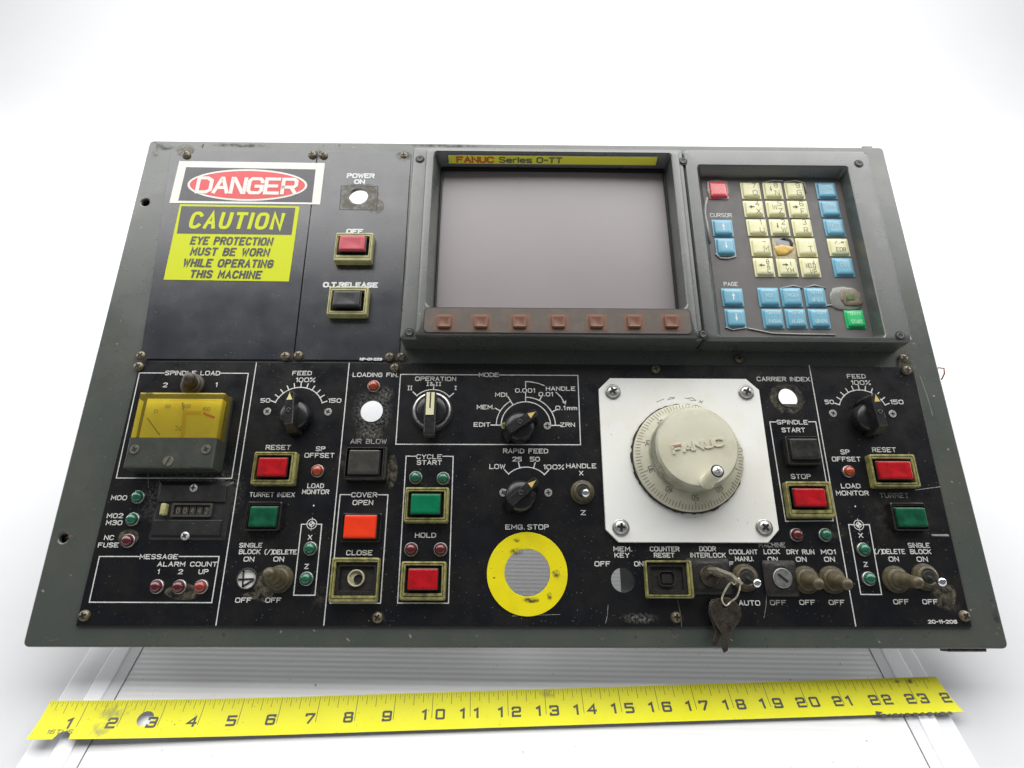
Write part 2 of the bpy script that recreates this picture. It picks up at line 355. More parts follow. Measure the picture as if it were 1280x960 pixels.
def strokes(s, W, H, gap=1.7, slant=0.):
    """polylines of a text W wide and H high, centred on 0, 0"""
    tot = sum(GL[c][0] for c in s) + gap * (len(s) - 1); sx = W / max(tot, .6); sy = H / 6; x = 0; out = []
    if len(s) == 1 and GL[s][0] < 1: sx = sy
    for c in s:
        for l in GL[c][1]: out.append([((x + p[0] - tot / 2) * sx + slant * (p[1] - 3) * sy, (p[1] - 3) * sy) for p in l])
        x += GL[c][0] + gap
    return out
def soften(P, n=3):
    """round the 45 degree turns of a glyph, keep its square corners"""
    closed = math.hypot(P[0][0] - P[-1][0], P[0][1] - P[-1][1]) < 1e-7; Q = P[:-1] if closed else P; out = []; m = len(Q)
    for k in range(m):
        if not closed and k in (0, m - 1): out.append(Q[k]); continue
        a, b, c = Vector(Q[k - 1]), Vector(Q[k]), Vector(Q[(k + 1) % m]); d1 = b - a; d2 = c - b
        if d1.length < 1e-9 or d2.length < 1e-9: out.append(tuple(b)); continue
        if d1.angle(d2) > math.radians(68): out.append(tuple(b)); continue
        e = .48; p, q = b - d1 * e, b + d2 * e
        for t in [i / n for i in range(n + 1)]: out.append(tuple(p * (1 - t) ** 2 + b * 2 * t * (1 - t) + q * t * t))
    if closed: out.append(out[0])
    return out
def bold_mesh(s, W, H, sw, mt, slant, gap=2.6):
    mb = MB(); W -= sw; H -= sw
    for k, l in enumerate(strokes(s, W - slant * H, H, gap, slant)): mb.ribbon(soften(l), sw, (k % 7) * .00001, mt)
    return mb.mesh('lettering')
def text_mb(s, W, H, sw, mt, z=0., gap=1.7, slant=0., mb=None, off=(0, 0), rot=0.):
    mb = mb or MB(); c_, s_ = math.cos(rot), math.sin(rot)
    for k, l in enumerate(strokes(s, W, H, gap, slant)):
        mb.ribbon([(off[0] + p[0] * c_ - p[1] * s_, off[1] + p[0] * s_ + p[1] * c_) for p in l], sw, z + (k % 5) * .000012, mt)
    return mb
def font_mesh(s, W, H, mt, bold=.02, shear=0., name='lettering'):
    cu = bpy.data.curves.new('t', 'FONT'); cu.body = s; cu.size = 1; cu.offset = bold; cu.shear = shear; cu.align_x = 'CENTER'; cu.resolution_u = 4
    t = bpy.data.objects.new('tmp', cu); COL.objects.link(t)
    dg = bpy.context.evaluated_depsgraph_get(); me = bpy.data.meshes.new_from_object(t.evaluated_get(dg)); bpy.data.objects.remove(t)
    xs = [v.co.x for v in me.vertices]; ys = [v.co.y for v in me.vertices]
    x0, x1, y0, y1 = min(xs), max(xs), min(ys), max(ys)
    for v in me.vertices: v.co = ((v.co.x - (x0 + x1) / 2) * W / (x1 - x0), (v.co.y - (y0 + y1) / 2) * H / (y1 - y0), 0)
    me.materials.clear(); me.materials.append(mt); me.name = name
    return me

# ================================================================ SETTING: white sweep
mb = MB()
prof = [(-.5, 0), (1.9, 0)] + [(1.9 + .9 * math.sin(a), .9 - .9 * math.cos(a)) for a in [k * PI / 24 for k in range(1, 13)]] + [(2.8, 2.6)]
vs = []; fs = []
for (y, z) in prof: vs += [(-6, y, z), (6, y, z)]
for k in range(len(prof) - 1): fs.append([2 * k, 2 * k + 1, 2 * k + 3, 2 * k + 2])
M_PAPER = mat('white_paper', (.555, .56, .57), .8, dirt=(.53, .535, .545), amt=.3, scale=3, rvar=0, spec=.2)
mb.add(vs, fs, M_PAPER, True)
bd = mb.build('white_backdrop'); bd['kind'] = 'structure'

# ================================================================ ribbed light panel that everything lies on
M_RIB = mat('white_ribbed_plastic', (.74, .74, .735), .45, dirt=(.68, .68, .66), amt=.3, scale=9, rvar=.05, specks=.12, scol=(.1, .1, .1), sscale=260)
M_RAIL = mat('white_rail_plastic', (.80, .805, .82), .4, rvar=.04)
M_RAILG = mat('pale_grey_rail_plastic', (.66, .665, .68), .5, rvar=.05)
BZ = .006
board = bpy.data.objects.new('light_board', None); COL.objects.link(board); board.location = (0, .4, 0)
tag(board, 'white ribbed plastic board with pale side rails lying under the control panel', 'board')
mb = MB(); n = 800; y0, y1 = .02, .505; vs = []; fs = []
for k in range(n + 1):
    y = y0 + (y1 - y0) * k / n; z = BZ + .00006 * math.cos(2 * PI * (y - y0) / .0038)
    vs += [(-.262, y - .4, z), (.259, y - .4, z)]
for k in range(n): fs.append([2 * k, 2 * k + 1, 2 * k + 3, 2 * k + 2])
mb.add(vs, fs, M_RIB, True); mb.box(-.262, y0 - .4, .0005, .259, y1 - .4, BZ - .0006, M_RIB)
mb.build('ribbed_sheet', board)
mb = MB(); mb.box(-.2705, -.38, .0005, -.2628, .105, BZ + .0004, M_RAILG); mb.build('rail_lip', board)
mb = MB(); mb.box(.2598, -.38, .0005, .2675, .105, BZ + .0004, M_RAILG); mb.build('rail_lip', board)
for sx in (-1, 1):
    e = -.277 if sx < 0 else .274
    mb = MB(); mb.box(e - .0062, -.38, .0005, e + .0062, .105, BZ + .0010, M_RAIL, .001); mb.build('bright_rail', board)
    f0, f1 = (-.301, -.2835) if sx < 0 else (.2805, .292)
    mb = MB(); mb.box(f0, -.38, .0005, f1, .105, BZ - .001, M_RAILG, .001); mb.build('outer_rail', board)
mb = MB(); mb.box(-.301, .1062, .0005, .292, .1125, BZ + .004, M_RAIL, .001); mb.build('end_rail', board)

# ================================================================ tape measure blade
tape = bpy.data.objects.new('tape_measure_blade', None); COL.objects.link(tape)
ta = tab(401, 870, .009); tb = tab(1130, 847, .009)
inch = math.hypot(tb[0] - ta[0], tb[1] - ta[1]) / 16; rot = math.atan2(tb[1] - ta[1], tb[0] - ta[0])
tx = Vector((math.cos(rot), math.sin(rot))); o0 = Vector(ta) - tx * inch * 7
TWI = .0244; TL_ = 23.90 * inch
tape.location = (o0.x, o0.y, BZ + .0004); tape.rotation_euler = (0, 0, rot)
tag(tape, 'yellow steel tape measure blade marked in inches lying in front of the panel', 'tape measure')
def bend(me):
    """flat strip -> shallow trough resting on its middle, both long edges lifted; the free run is cut fine first"""
    bm = bmesh.new(); bm.from_mesh(me)
    for k in range(1, 12):
        bmesh.ops.bisect_plane(bm, geom=bm.verts[:] + bm.edges[:] + bm.faces[:], plane_co=(0, -TWI * k / 12, 0), plane_no=(0, 1, 0), dist=1e-7)
    for v in bm.verts:
        t = (v.co.y + TWI / 2) / (TWI / 2); v.co.z += .0010 * t * t + .0016
        v.co.z += .0046 * (max(0, 7 * inch - v.co.x) / (7 * inch)) ** 2   # the loose end springs up a little
    bmesh.ops.recalc_face_normals(bm, faces=bm.faces); bm.to_mesh(me); bm.free()
bl = sheet('blade', [(.03 * inch, 0), (TL_, 0), (TL_ + .0040, -TWI), (.77 * inch + .0056, -TWI), (.77 * inch + .0048, -TWI + .0036), (.77 * inch + .0014, -TWI + .0055),
           (.77 * inch - .0022, -TWI + .0045), (.77 * inch - .0042, -TWI), (-.02 * inch, -TWI)],
           [[(2.62 * inch + .0050 * math.cos(a), -.0118 + .0048 * math.sin(a)) for a in [-2 * PI * k / 28 for k in range(28)]]], -.00025, 0, M_TAPE, 0, tape)
bm = bmesh.new(); bm.from_mesh(bl.data)
for k in range(1, 60): bmesh.ops.bisect_plane(bm, geom=bm.verts[:] + bm.edges[:] + bm.faces[:], plane_co=(TL_ * k / 60, 0, 0), plane_no=(1, 0, 0), dist=1e-7)
bm.to_mesh(bl.data); bm.free()
bl.data.materials.append(M_TAPEU)
for p in bl.data.polygons:
    p.material_index = 0 if all(abs(bl.data.vertices[i].co.z) < 1e-6 for i in p.vertices) else 1
bend(bl.data)
mb = MB()
for k in range(1, int(23.7 * 16)):
    q = k / 16
    if k % 16 == 0: ln = .0165; wd = .00034
    elif k % 8 == 0: ln = .0078; wd = .00030
    elif k % 4 == 0: ln = .0062; wd = .00028
    elif k % 2 == 0: ln = .0036; wd = .00024
    else: ln = .0020; wd = .00018
    mb.ribbon([(q * inch, -.0004), (q * inch, -ln)], wd, .00006, M_TINK)
o = mb.build('tick_marks', tape); bend(o.data); o['kind'] = 'stuff'
D7 = {'1': '05 1.56 1.50', '2': '04.8 05.6 0.46 3.66 45.6 43.4 3.63 0.43 02.6 00 40', '3': '05 06 3.66 45.6 43.4 3.63 1.23|3.63 42.6 40.4 3.60 00 01',
      '4': '3.20 3.26 02 4.22', '5': '46 06 03.4 3.63.4 43 40.4 3.60 00', '6': '45.2 46 0.46 05.6 00.4 0.40 3.60 40.4 43 3.63.4 03.4', '7': '05 06 46 45.4 1.60',
      '8': '0.43 05.6 0.46 3.66 45.6 3.63 0.43 02.6 00.4 0.40 3.60 40.4 42.6 3.63', '9': '00.8 00 3.60 40.4 45.6 3.66 0.46 05.6 03 0.42.6 42.6', '0': '0.40 3.60 40.4 45.6 3.66 0.46 05.6 00.4 0.40'}
def tape_digit(ch, x, y, W=.0048, H=.0056):
    mb = MB()
    for l in D7[ch].split('|'):
        mb.ribbon([((parse(t)[0] - 2) * W / 4, (parse(t)[1] - 3) * H / 6) for t in l.split()], .00140, .00009, M_TINK)
    me = mb.mesh('number'); me.transform(Matrix.Translation((x, y, 0))); bend(me); obj('number', me, tape)
for k in range(1, 24):
    s_ = str(k)
    if k < 10: tape_digit(s_, k * inch - .0042, -.0142)
    else: tape_digit(s_[0], k * inch - .0036, -.0142); tape_digit(s_[1], k * inch + .0054, -.0142)
tape_digit('2', 24 * inch - .0040, -.0142)
mb = text_mb('16THS', .0150, .0024, .00042, M_TINK, .00009); me = mb.mesh('lettering'); me.transform(Matrix.Translation((.68 * inch, -.0195, 0))); bend(me); obj('lettering', me, tape)
mb = MB()   # the sheared-off tops of a maker's name along the lower edge
mb.add([(x, y, .00008) for x, y in ((21.66 * inch, -.0251), (21.72 * inch, -.0218), (21.9 * inch, -.0226), (21.74 * inch, -.0251))], [[0, 1, 2, 3]], M_TINK)
x = 21.80 * inch
for w_ in (2.4, 1.0, 2.0, 1.0, 2.3, 2.4, 1.9, 2.4, 1.0, 2.4, 1.8):
    mb.add([(x, -.0260, .00008), (x + w_ * .0017, -.0260, .00008), (x + w_ * .0015, -.0239, .00008), (x + w_ * .0003, -.0238, .00008)], [[0, 1, 2, 3]], M_TINK); x += w_ * .0017 + .0013
me = mb.mesh('lettering'); bend(me); obj('lettering', me, tape)
def tape_patch(x, y, rx, ry, pm, name='smudge'):
    me = bpy.data.meshes.new(name); vs = [(x, y, .00013)] + [(x + rx * math.cos(a), max(-TWI, min(0, y + ry * math.sin(a))), .00013) for a in [2 * PI * k / 20 for k in range(20)]]
    me.from_pydata(vs, [], [[0, 1 + k, 1 + (k + 1) % 20] for k in range(20)]); me.materials.append(pm); bend(me); obj(name, me, tape)
tape_patch(1.75 * inch, -.004, .012, .009, P_SMUD); tape_patch(1.6 * inch, -.021, .008, .008, P_SMUD)
tape_patch(23.1 * inch, -.0025, .003, .002, P_HOLEDIRT); tape_patch(22.75 * inch, -.0025, .0025, .0016, P_HOLEDIRT); tape_patch(13.1 * inch, -.003, .006, .003, P_SMUD)

# ================================================================ CONTROL PANEL
root = bpy.data.objects.new('control_panel', None); COL.objects.link(root); root.matrix_world = PANEL
tag(root, 'used grey green machine control panel with black faceplates, screen, keypad and handwheel', 'control panel')
R3 = root

HOLES = [((448.5, 246.5), .0079), ((465, 514.5), .0083), ((984.5, 497.5), .0074), ((778, 725), .0079), ((659, 715.5), .0155), ((308.8, 723.7), .0067)]
def big(k): return k + .0012
body_out = rr(WID / 2, LEN / 2, WID, LEN, .0035, 0)
ph = [c2(181.5, 253, .0033), c2(79, 672.5, .0031)]
HH = [c2(p[0], p[1], big(r)) for p, r in HOLES]
base = sheet('enclosure_plate', [p[:2] for p in body_out], HH + ph, -.004, 0, M_PLATE, .0012, R3)
# folded rim behind the plate
mb = MB()
for (x0, y0, x1, y1) in ((.002, .002, .0035, LEN - .002), (WID - .0035, .002, WID - .002, LEN - .002), (.002, LEN - .0035, WID - .002, LEN - .002), (.002, .002, WID - .002, .0035)):
    mb.box(x0, y0, -.017, x1, y1, -.0035, M_PLATE)
mb.build('folded_rim', R3)
# body behind: two stub brackets that carry the lower edge, rear legs, monitor can; none blocks a hole
IV = PANEL.inverted()
def wbox(name, x0, y0, z0, x1, y1, z1, mt=M_WOODY):
    mb = MB(); P = lambda z: [tuple(IV @ Vector((x, y, z))) for x, y in ((x0, y0), (x1, y0), (x1, y1), (x0, y1))]
    mb.loft([P(z0), P(z1)], mt, True, True); return mb.build(name, R3)
for x in (-.300, .300):
    s1 = .3; wbox('support_leg', x - .006, .300, .0085, x + .006, .316, .085)
    wbox('support_leg', x * .8 - .006, .535, .0005, x * .8 + .006, .551, .245)
mb = MB(); u0, v0 = at(520, 400); u1, v1 = at(850, 215)
mb.box(u0, v0 + .02, -.115, u1, v1 - .01, -.0045, M_WOODY, .004); mb.build('monitor_housing', R3)
mb = MB(); u0, v0 = at(905, 400); u1, v1 = at(1050, 250)
mb.box(u0, v0 + .02, -.030, u1, v1, -.0045, M_WOODY, .003); mb.build('keypad_housing', R3)
mb = MB(); u, v = at(1228, 806); mb.box(u - .018, .0006, -.0165, u + .008, .012, -.0045, M_DARK); mb.build('rubber_bumper', R3)
mb = MB(); mb.box(u - .020, -.0022, -.014, u + .006, .0018, -.0048, M_KEYDK, .0008); mb.build('edge_clip', R3, label='dark clip under the lower corner')
mb = MB(); u, v = at(1086, 183.5); mb.box(u - .005, LEN - .001, -.004, u + .004, LEN + .0022, -.0006, M_PLATE, .0006); mb.build('edge_tab', R3)
for px, py in ((181.5, 253), (79, 672.5)):
    u, v = at(px, py); MB().lathe([(.0095, -.0075), (.0095, -.0070)], M_DARK, 20, (u, v), start=True).build('hole_backing', R3)  # added disc, painted dark so the mounting hole looks black inside
u, v = at(984, 510, -.03); mb = MB(); mb.box(u - .03, v - .012, -.032, u + .03, v + .0035, -.030, mat('pale_bar_grey', (.85, .85, .83), .5)); mb.build('rear_bracket', R3)  # added bar standing in for the shaded grey low in the carrier hole

# black faceplates
FT = .0016
fpo = [
 quad([(215.5, 188.5), (397, 190.5), (367, 450.5), (176.5, 449.5)]),
 quad([(398.2, 190.5), (514, 192), (499, 451.3), (368.2, 450.5)]),
 quad([(176, 452.2), (1139.5, 459.5), (1213, 784), (96.5, 782.5)]),
]
HC = [c2(p[0], p[1], r) for p, r in HOLES]
face = [sheet('upper_faceplate', fpo[0], [], .0002, FT, M_FACE2, .0003, R3), sheet('upper_faceplate', fpo[1], HC[:1], .0002, FT, M_FACE2, .0003, R3),
        sheet('lower_faceplate', fpo[2], HC[1:], .0002, FT, M_FACE, .0003, R3)]
FU, FM, FL = face

def P2(px, py): return at(px, py, FT)
LZ = FT + .00010
def line(pts, parent=FL, w_=.00070, mt=M_INK, name='printed_line'):
    mb = MB(); P = [P2(*p) for p in pts]; mb.ribbon(P, w_, LZ, mt); return mb.build(name, parent)
def label(s, cx, cy, w_, h_, mt=M_INK, parent=FL, sw=None, dark=None, slant=0.):
    a = P2(cx - w_ / 2, cy); b_ = P2(cx + w_ / 2, cy); t = P2(cx, cy - h_ / 2); d = P2(cx, cy + h_ / 2); c = P2(cx, cy)
    H = (t[1] - d[1]) * .76; W = b_[0] - a[0] - .0004
    mb = text_mb(s, W, H, sw or .00060, mt, slant=slant)
    return mb.build('printed_legend', parent, (c[0], c[1], LZ + .00002))
Wk = M_INK
for s in [
 ('SPINDLE LOAD', 240.9, 466.4, 68.5, 6.2), ('2', 206.7, 481.3, 5.5, 6.5), ('1', 270.6, 481, 2, 6.5), ('FEED', 377.7, 466.4, 24, 6), ('100%', 381.9, 474.9, 24, 6.3),
 ('50', 331.8, 500.6, 12, 6), ('150', 418.5, 500.7, 16, 6), ('RESET', 347.9, 559.2, 31, 6.6), ('SP', 400.8, 561, 11.5, 6.6), ('OFFSET', 399.4, 569.2, 37, 6.6),
 ('LOAD', 394.6, 607.3, 20.5, 6.6), ('MONITOR', 394.6, 614.8, 33.5, 6.4), ('M00', 149, 622.2, 19.5, 6.6), ('M02', 144, 644.7, 20, 6.6), ('M30', 142.9, 653.4, 20, 6.6),
 ('NC', 136.5, 672, 12, 6.6), ('FUSE', 135.6, 681.3, 25.5, 6.6), ('MESSAGE', 198.8, 695.9, 47.5, 6.8), ('ALARM', 214.3, 705.2, 34.5, 6.6), ('COUNT', 254.7, 705.2, 33.5, 6.6),
 ('1', 198.3, 714.6, 2, 6.8), ('2', 225.8, 714.6, 5.5, 6.8), ('UP', 254.5, 714.6, 12, 6.8), ('TURRET INDEX', 340.3, 618.3, 56.5, 6.6), ('SINGLE', 313.6, 681.6, 28.5, 6.6),
 ('BLOCK', 312.2, 689.7, 26.5, 6.6), ('(/)', 336, 690, 10, 7.2), ('DELETE', 356.2, 690, 29.5, 6.6), ('ON', 311.3, 698.9, 13, 6.8), ('ON', 348.5, 698.9, 13, 6.8), ('OFF', 304.3, 750.2, 20, 7), ('OFF', 341.7, 750.2, 19.5, 7),
 ('X', 387.6, 671.6, 5, 7), ('Z', 383.3, 708, 5, 6.8), ('LOADING FIN.', 469.5, 468.6, 57, 6), ('OPERATION', 544.6, 473.6, 51, 6), ('|&||', 542.4, 480, 18, 5.6), ('||', 512.5, 485, 5.5, 6.4),
 ('|', 569.6, 485, 2.6, 5.8), ('MODE', 611, 468.6, 24.5, 5.8), ('HANDLE', 700.7, 485.8, 36.5, 5.8), ('0.001', 656.3, 488.2, 24.5, 6), ('0.01', 682.2, 492.8, 17.5, 5.8), ('MDI', 626.4, 493.4, 14.5, 6),
 ('MEM.', 606.9, 508.9, 21.5, 6.2), ('0.1', 700.4, 510, 12, 6), ('mm', 715, 510, 12.5, 6), ('EDIT', 602.5, 530.8, 20.5, 6), ('ZRN', 709.6, 531, 18, 6), ('RAPID FEED', 657, 563.8, 56, 6.6), ('25', 646.4, 574, 11.5, 6.4),
 ('50', 668.6, 574, 12, 6.4), ('LOW', 621.6, 583.2, 19.5, 6.8), ('100%', 692, 583.8, 25.5, 6.8), ('HANDLE', 726.5, 582.4, 37.5, 6.6), ('X', 726.4, 591.4, 5, 6.2), ('Z', 729, 640.8, 6, 6.8),
 ('CYCLE', 536.4, 570.9, 31.5, 6.6), ('START', 536.7, 578.2, 31, 6.4), ('COVER', 455.4, 618.5, 32, 6.8), ('OPEN', 453.7, 628.2, 25.5, 7), ('CLOSE', 449.2, 690.9, 32.5, 7), ('HOLD', 531.9, 669, 26, 7),
 ('EMG.', 643.8, 658.8, 24, 7), ('STOP', 672.6, 658.8, 26.5, 7.2), ('MEM.', 778.4, 686.2, 23, 6.8), ('KEY', 777.4, 694, 18.5, 6.8), ('OFF', 753, 704.8, 19.5, 7), ('ON', 798.5, 704.8, 11.5, 7),
 ('COUNTER', 830.7, 686.2, 36.5, 6.8), ('RESET', 830.2, 694, 25.5, 6.6), ('DOOR', 884.4, 686, 20.5, 6.8), ('INTERLOCK', 885, 694, 44, 6.8), ('ON', 863, 705, 13, 6.4), ('OFF', 907, 705, 20, 6.6),
 ('COOLANT', 929, 689.9, 35.5, 6.8), ('MANU.', 930.3, 698.5, 23, 6.8), ('LOCK', 964.5, 689.6, 20, 6.8), ('ON', 965.8, 699.1, 12.5, 6.8),
 ('DRY RUN', 1000.4, 689.9, 34.5, 6.8), ('ON', 1001.4, 699.1, 13, 6.8), ('M01', 1035.2, 689.9, 18, 6.8), ('ON', 1036.7, 699.1, 13, 6.8), ('AUTO', 936.7, 753.7, 26.5, 7.2),
 ('OFF', 1009, 753, 19.5, 7), ('OFF', 1045.7, 753, 19.5, 7), ('CARRIER INDEX', 979, 473.9, 66, 6.2), ('SPINDLE', 990.3, 527.8, 38.5, 6.2), ('START', 991.7, 537.6, 29, 6.4),
 ('FEED', 1070.2, 470.4, 23, 6), ('100%', 1075.8, 478.3, 24, 6.4), ('50', 1036.5, 502.5, 11, 6), ('150', 1120.8, 502.5, 16, 6.2), ('SP', 1056.2, 565, 11, 6.8), ('OFFSET', 1057.6, 573.9, 35.5, 6.6),
 ('LOAD', 1063.2, 607.5, 24, 6.6), ('MONITOR', 1065.3, 616.4, 40.5, 6.6), ('RESET', 1104.9, 562.2, 29.5, 6.6), ('STOP', 1001, 595.6, 24.5, 6.8),
 ('X', 1075.8, 669.2, 5.5, 6.8), ('Z', 1082, 705.5, 5, 6.8), ('(/)', 1098, 689.6, 10, 7), ('DELETE', 1117, 689.4, 28, 6.8), ('ON', 1117, 698.9, 12.5, 7), ('SINGLE', 1148.4, 681.7, 27, 6.8), ('BLOCK', 1150.6, 689.6, 26, 6.6),
 ('ON', 1152.6, 699, 13.5, 7), ('OFF', 1126.2, 752.2, 19, 7), ('OFF', 1162.4, 752.2, 19, 7)]: label(*s)
label('AIR BLOW', 460.8, 551.7, 45, 7, M_INKD); label('OFF', 972.5, 753.3, 20, 7, M_INKD); label('MACHINE', 964.8, 681.2, 33, 6.8, M_INKD); label('TURRET', 1117.6, 619.3, 36, 6.8, M_INKD)
label('20-11-206', 1178, 777.2, 36, 4.8, sw=.0006)
label('POWER', 451, 219.8, 33.5, 6, M_SILK, FM, .00125); label('ON', 449.5, 227.2, 12.5, 5.8, M_SILK, FM, .00125); label('OFF', 443.5, 289.2, 20, 6, M_SILK, FM, .0012)
label('O.T.RELEASE', 438.2, 356.2, 67.5, 6.6, M_SILK, FM, .0013); label('NP-01-223', 463.7, 449, 27.5, 3.2, M_SILK, FM, .0007)

# ruled boxes
for p in ([(205.5, 466.3), (174.4, 466.2), (145.4, 597.5), (289.7, 598), (310.5, 466.7), (276, 466.5)], [(320.6, 453.5), (270, 781.4)], [(436.6, 454), (404.8, 781.4)],
          [(174, 695.6), (124.3, 695.6), (111.7, 752.7), (264.7, 753.3), (274, 695.6), (224, 695.6)], [(383.5, 655.2), (376.9, 655.4), (367, 744), (393.7, 744), (402.2, 655.4), (396, 655.2)],
          [(438.5, 618.3), (425.3, 618.3), (412.4, 753.8), (475.7, 754), (485, 618.6), (472.5, 618.4)], [(519.5, 570.3), (507.7, 570.2), (497, 753.8), (560.6, 754), (566.5, 570.5), (553.5, 570.3)],
          [(598, 468.6), (500.7, 468), (494.8, 555.3), (725.7, 556), (722.3, 469.3), (624, 468.7)], [(1011.4, 456.8), (1069.6, 782.4)],
          [(970.2, 527.5), (962.2, 527.4), (982, 651.6), (1041.5, 651), (1019.6, 527.2), (1010.5, 527.3)], [(1067, 656), (1060.6, 655.7), (1076, 743), (1102, 743.2), (1086.5, 655.7), (1080, 656)]): line(p)
for (x0, y0, x1, y1) in ((1144, 612.5, 1175, 608.5),): line([(x0, y0), (x1, y1)], w_=.0004, mt=M_INKD, name='scratch')
for p in ([(848, 753), (852, 783)], [(958, 745), (954.5, 772)], [(753, 672), (757, 705)]):
    pass
def arc(c, r, a0, a1, n=28): return [(c[0] + r * math.cos(math.radians(a0 + (a1 - a0) * k / n)), c[1] + r * math.sin(math.radians(a0 + (a1 - a0) * k / n))) for k in range(n + 1)]
def rib(pts, w_=.0007, mt=M_INK, parent=FL, name='printed_line'):
    mb = MB(); mb.ribbon(pts, w_, LZ, mt); return mb.build(name, parent)
def circle3(p1, p2, p3):
    ax, ay = p1; bx, by = p2; cx, cy = p3
    d = 2 * (ax * (by - cy) + bx * (cy - ay) + cx * (ay - by))
    ux = ((ax * ax + ay * ay) * (by - cy) + (bx * bx + by * by) * (cy - ay) + (cx * cx + cy * cy) * (ay - by)) / d
    uy = ((ax * ax + ay * ay) * (cx - bx) + (bx * bx + by * by) * (ax - cx) + (cx * cx + cy * cy) * (bx - ax)) / d
    return (ux, uy), math.hypot(ax - ux, ay - uy)
def target_mark(px, py):
    c = P2(px, py); r = .0034
    mb = MB(); mb.ribbon(arc(c, r, 0, 360, 20), .0005, LZ, M_INK); mb.ribbon(arc(c, r * .5, 0, 360, 16), .0005, LZ + .00002, M_INK)
    mb.ribbon([(c[0] - r * 1.35, c[1]), (c[0] + r * 1.35, c[1])], .0004, LZ + .00004, M_INK); mb.ribbon([(c[0], c[1] - r * 1.3), (c[0], c[1] + r * 1.3)], .0004, LZ + .00006, M_INK)
    q = r * .5; mb.add([(c[0], c[1], LZ + .00005), (c[0] + q, c[1], LZ + .00005), (c[0] + q * .7, c[1] + q * .7, LZ + .00005), (c[0], c[1] + q, LZ + .00005)], [[0, 1, 2, 3]], M_INK)
    mb.add([(c[0], c[1], LZ + .00005), (c[0] - q, c[1], LZ + .00005), (c[0] - q * .7, c[1] - q * .7, LZ + .00005), (c[0], c[1] - q, LZ + .00005)], [[0, 1, 2, 3]], M_INK)
    mb.build('printed_symbol', FL)
target_mark(389.8, 655); target_mark(1073.3, 656.2)
for px, py in ((392.2, 632), (1069, 633)):
    c = P2(px, py); MB().lathe([(.0006, LZ)], M_INK, 10).build('printed_dot', FL, (0, 0, 0)).location = (c[0], c[1], 0)

# knob scales
SC = {}
def scale_marks(key, p1, p2, p3, ticks, tl=.0036, r_in=0):
    c, r = circle3(P2(*p1), P2(*p2), P2(*p3)); SC[key] = (c, r)
    a0 = math.degrees(math.atan2(P2(*p1)[1] - c[1], P2(*p1)[0] - c[0])); a1 = math.degrees(math.atan2(P2(*p3)[1] - c[1], P2(*p3)[0] - c[0]))
    if a0 < a1: a0 += 360
    rib(arc(c, r, a0, a1))
    mb = MB()
    for t in ticks:
        a = math.radians(a0 + (a1 - a0) * t); mb.ribbon([(c[0] + (r - .0002) * math.cos(a), c[1] + (r - .0002) * math.sin(a)), (c[0] + (r + tl) * math.cos(a), c[1] + (r + tl) * math.sin(a))], .0008, LZ + .00002, M_INK)
    mb.build('scale_ticks', FL)
    return c, r, a0, a1
F1 = scale_marks('feed', (344.3, 503), (377, 484.2), (402.8, 503.5), [k / 10 for k in range(11)])
F2 = scale_marks('feed2', (1049.2, 506), (1073.5, 487.4), (1106.3, 506.2), [k / 10 for k in range(11)])
RP = scale_marks('rapid', (635.7, 592.6), (657.5, 583.9), (680.6, 593.2), [0, .33, .68, 1], .0042)
OP = scale_marks('op', (521, 494.6), (541.6, 487), (561.6, 496), [0, .5, 1], .0042)
cM = P2(657.3, 531.6); r1 = P2(688.2, 531.6)[0] - cM[0]; r2 = P2(694.3, 531.6)[0] - cM[0]
rib(arc(cM, r1, 0, 180, 40)); rib(arc(cM, r2, 0, 90, 20)); rib(arc(cM, r2, 121, 180, 14))
mb = MB()
for a, q0, q1 in ((180, r1 - .002, r2 + .004), (0, r1 - .0005, r2 + .005), (150, r2, r2 + .0045), (121, r1, r2 + .004), (62, r2, r2 + .004), (28, r2, r2 + .005)):
    a = math.radians(a); mb.ribbon([(cM[0] + q0 * math.cos(a), cM[1] + q0 * math.sin(a)), (cM[0] + q1 * math.cos(a), cM[1] + q1 * math.sin(a))], .0008, LZ + .00002, M_INK)
mb.build('scale_ticks', FL)
line([(657, 501.5), (657, 491.5)]); line([(657, 484.5), (657, 477), (664, 477.4), (673, 479.3), (680.3, 482)]); line([(694.8, 490.3), (701, 496), (706.2, 504.5)]); line([(703.5, 502.4), (706.4, 504.8), (707.2, 501.3)])

# ---------------------------------------------------------------- screws
def screw_mesh(r, h, mt, sock=M_DARK, flat=False, hexs=False):
    mb = MB()
    if flat: prof = [(r, 0), (r, h * .5), (r * .93, h)]
    else: prof = [(r, 0), (r * .98, h * .35), (r * .8, h * .78), (r * .5, h * .97), (r * .2, h * 1.0)]
    mb.lathe(prof, mt, 18)
    z = h * 1.0 + .00004
    if hexs:
        mb.lathe([(r * .5, z), (r * .48, z + .00002)], sock, 6)
    else:
        for a in (0, PI / 2):
            c_, s_ = math.cos(a), math.sin(a); L_, w_ = r * .6, r * .14; zz = z + (.00003 if a else 0)
            mb.add([(c_ * x - s_ * y, s_ * x + c_ * y, zz) for x, y in ((-L_, -w_), (-w_, -w_ * 1.4), (w_, -w_ * 1.4), (L_, -w_), (L_, w_), (w_, w_ * 1.4), (-w_, w_ * 1.4), (-L_, w_))], [[0, 1, 2, 3, 4, 5, 6, 7]], sock)
    return mb.mesh('screw')
S_BR = screw_mesh(.0037, .0026, M_BRASS); S_ZN = screw_mesh(.0030, .0015, M_ZINC, flat=False); S_SM = screw_mesh(.0029, .0006, M_ZINC, flat=True)
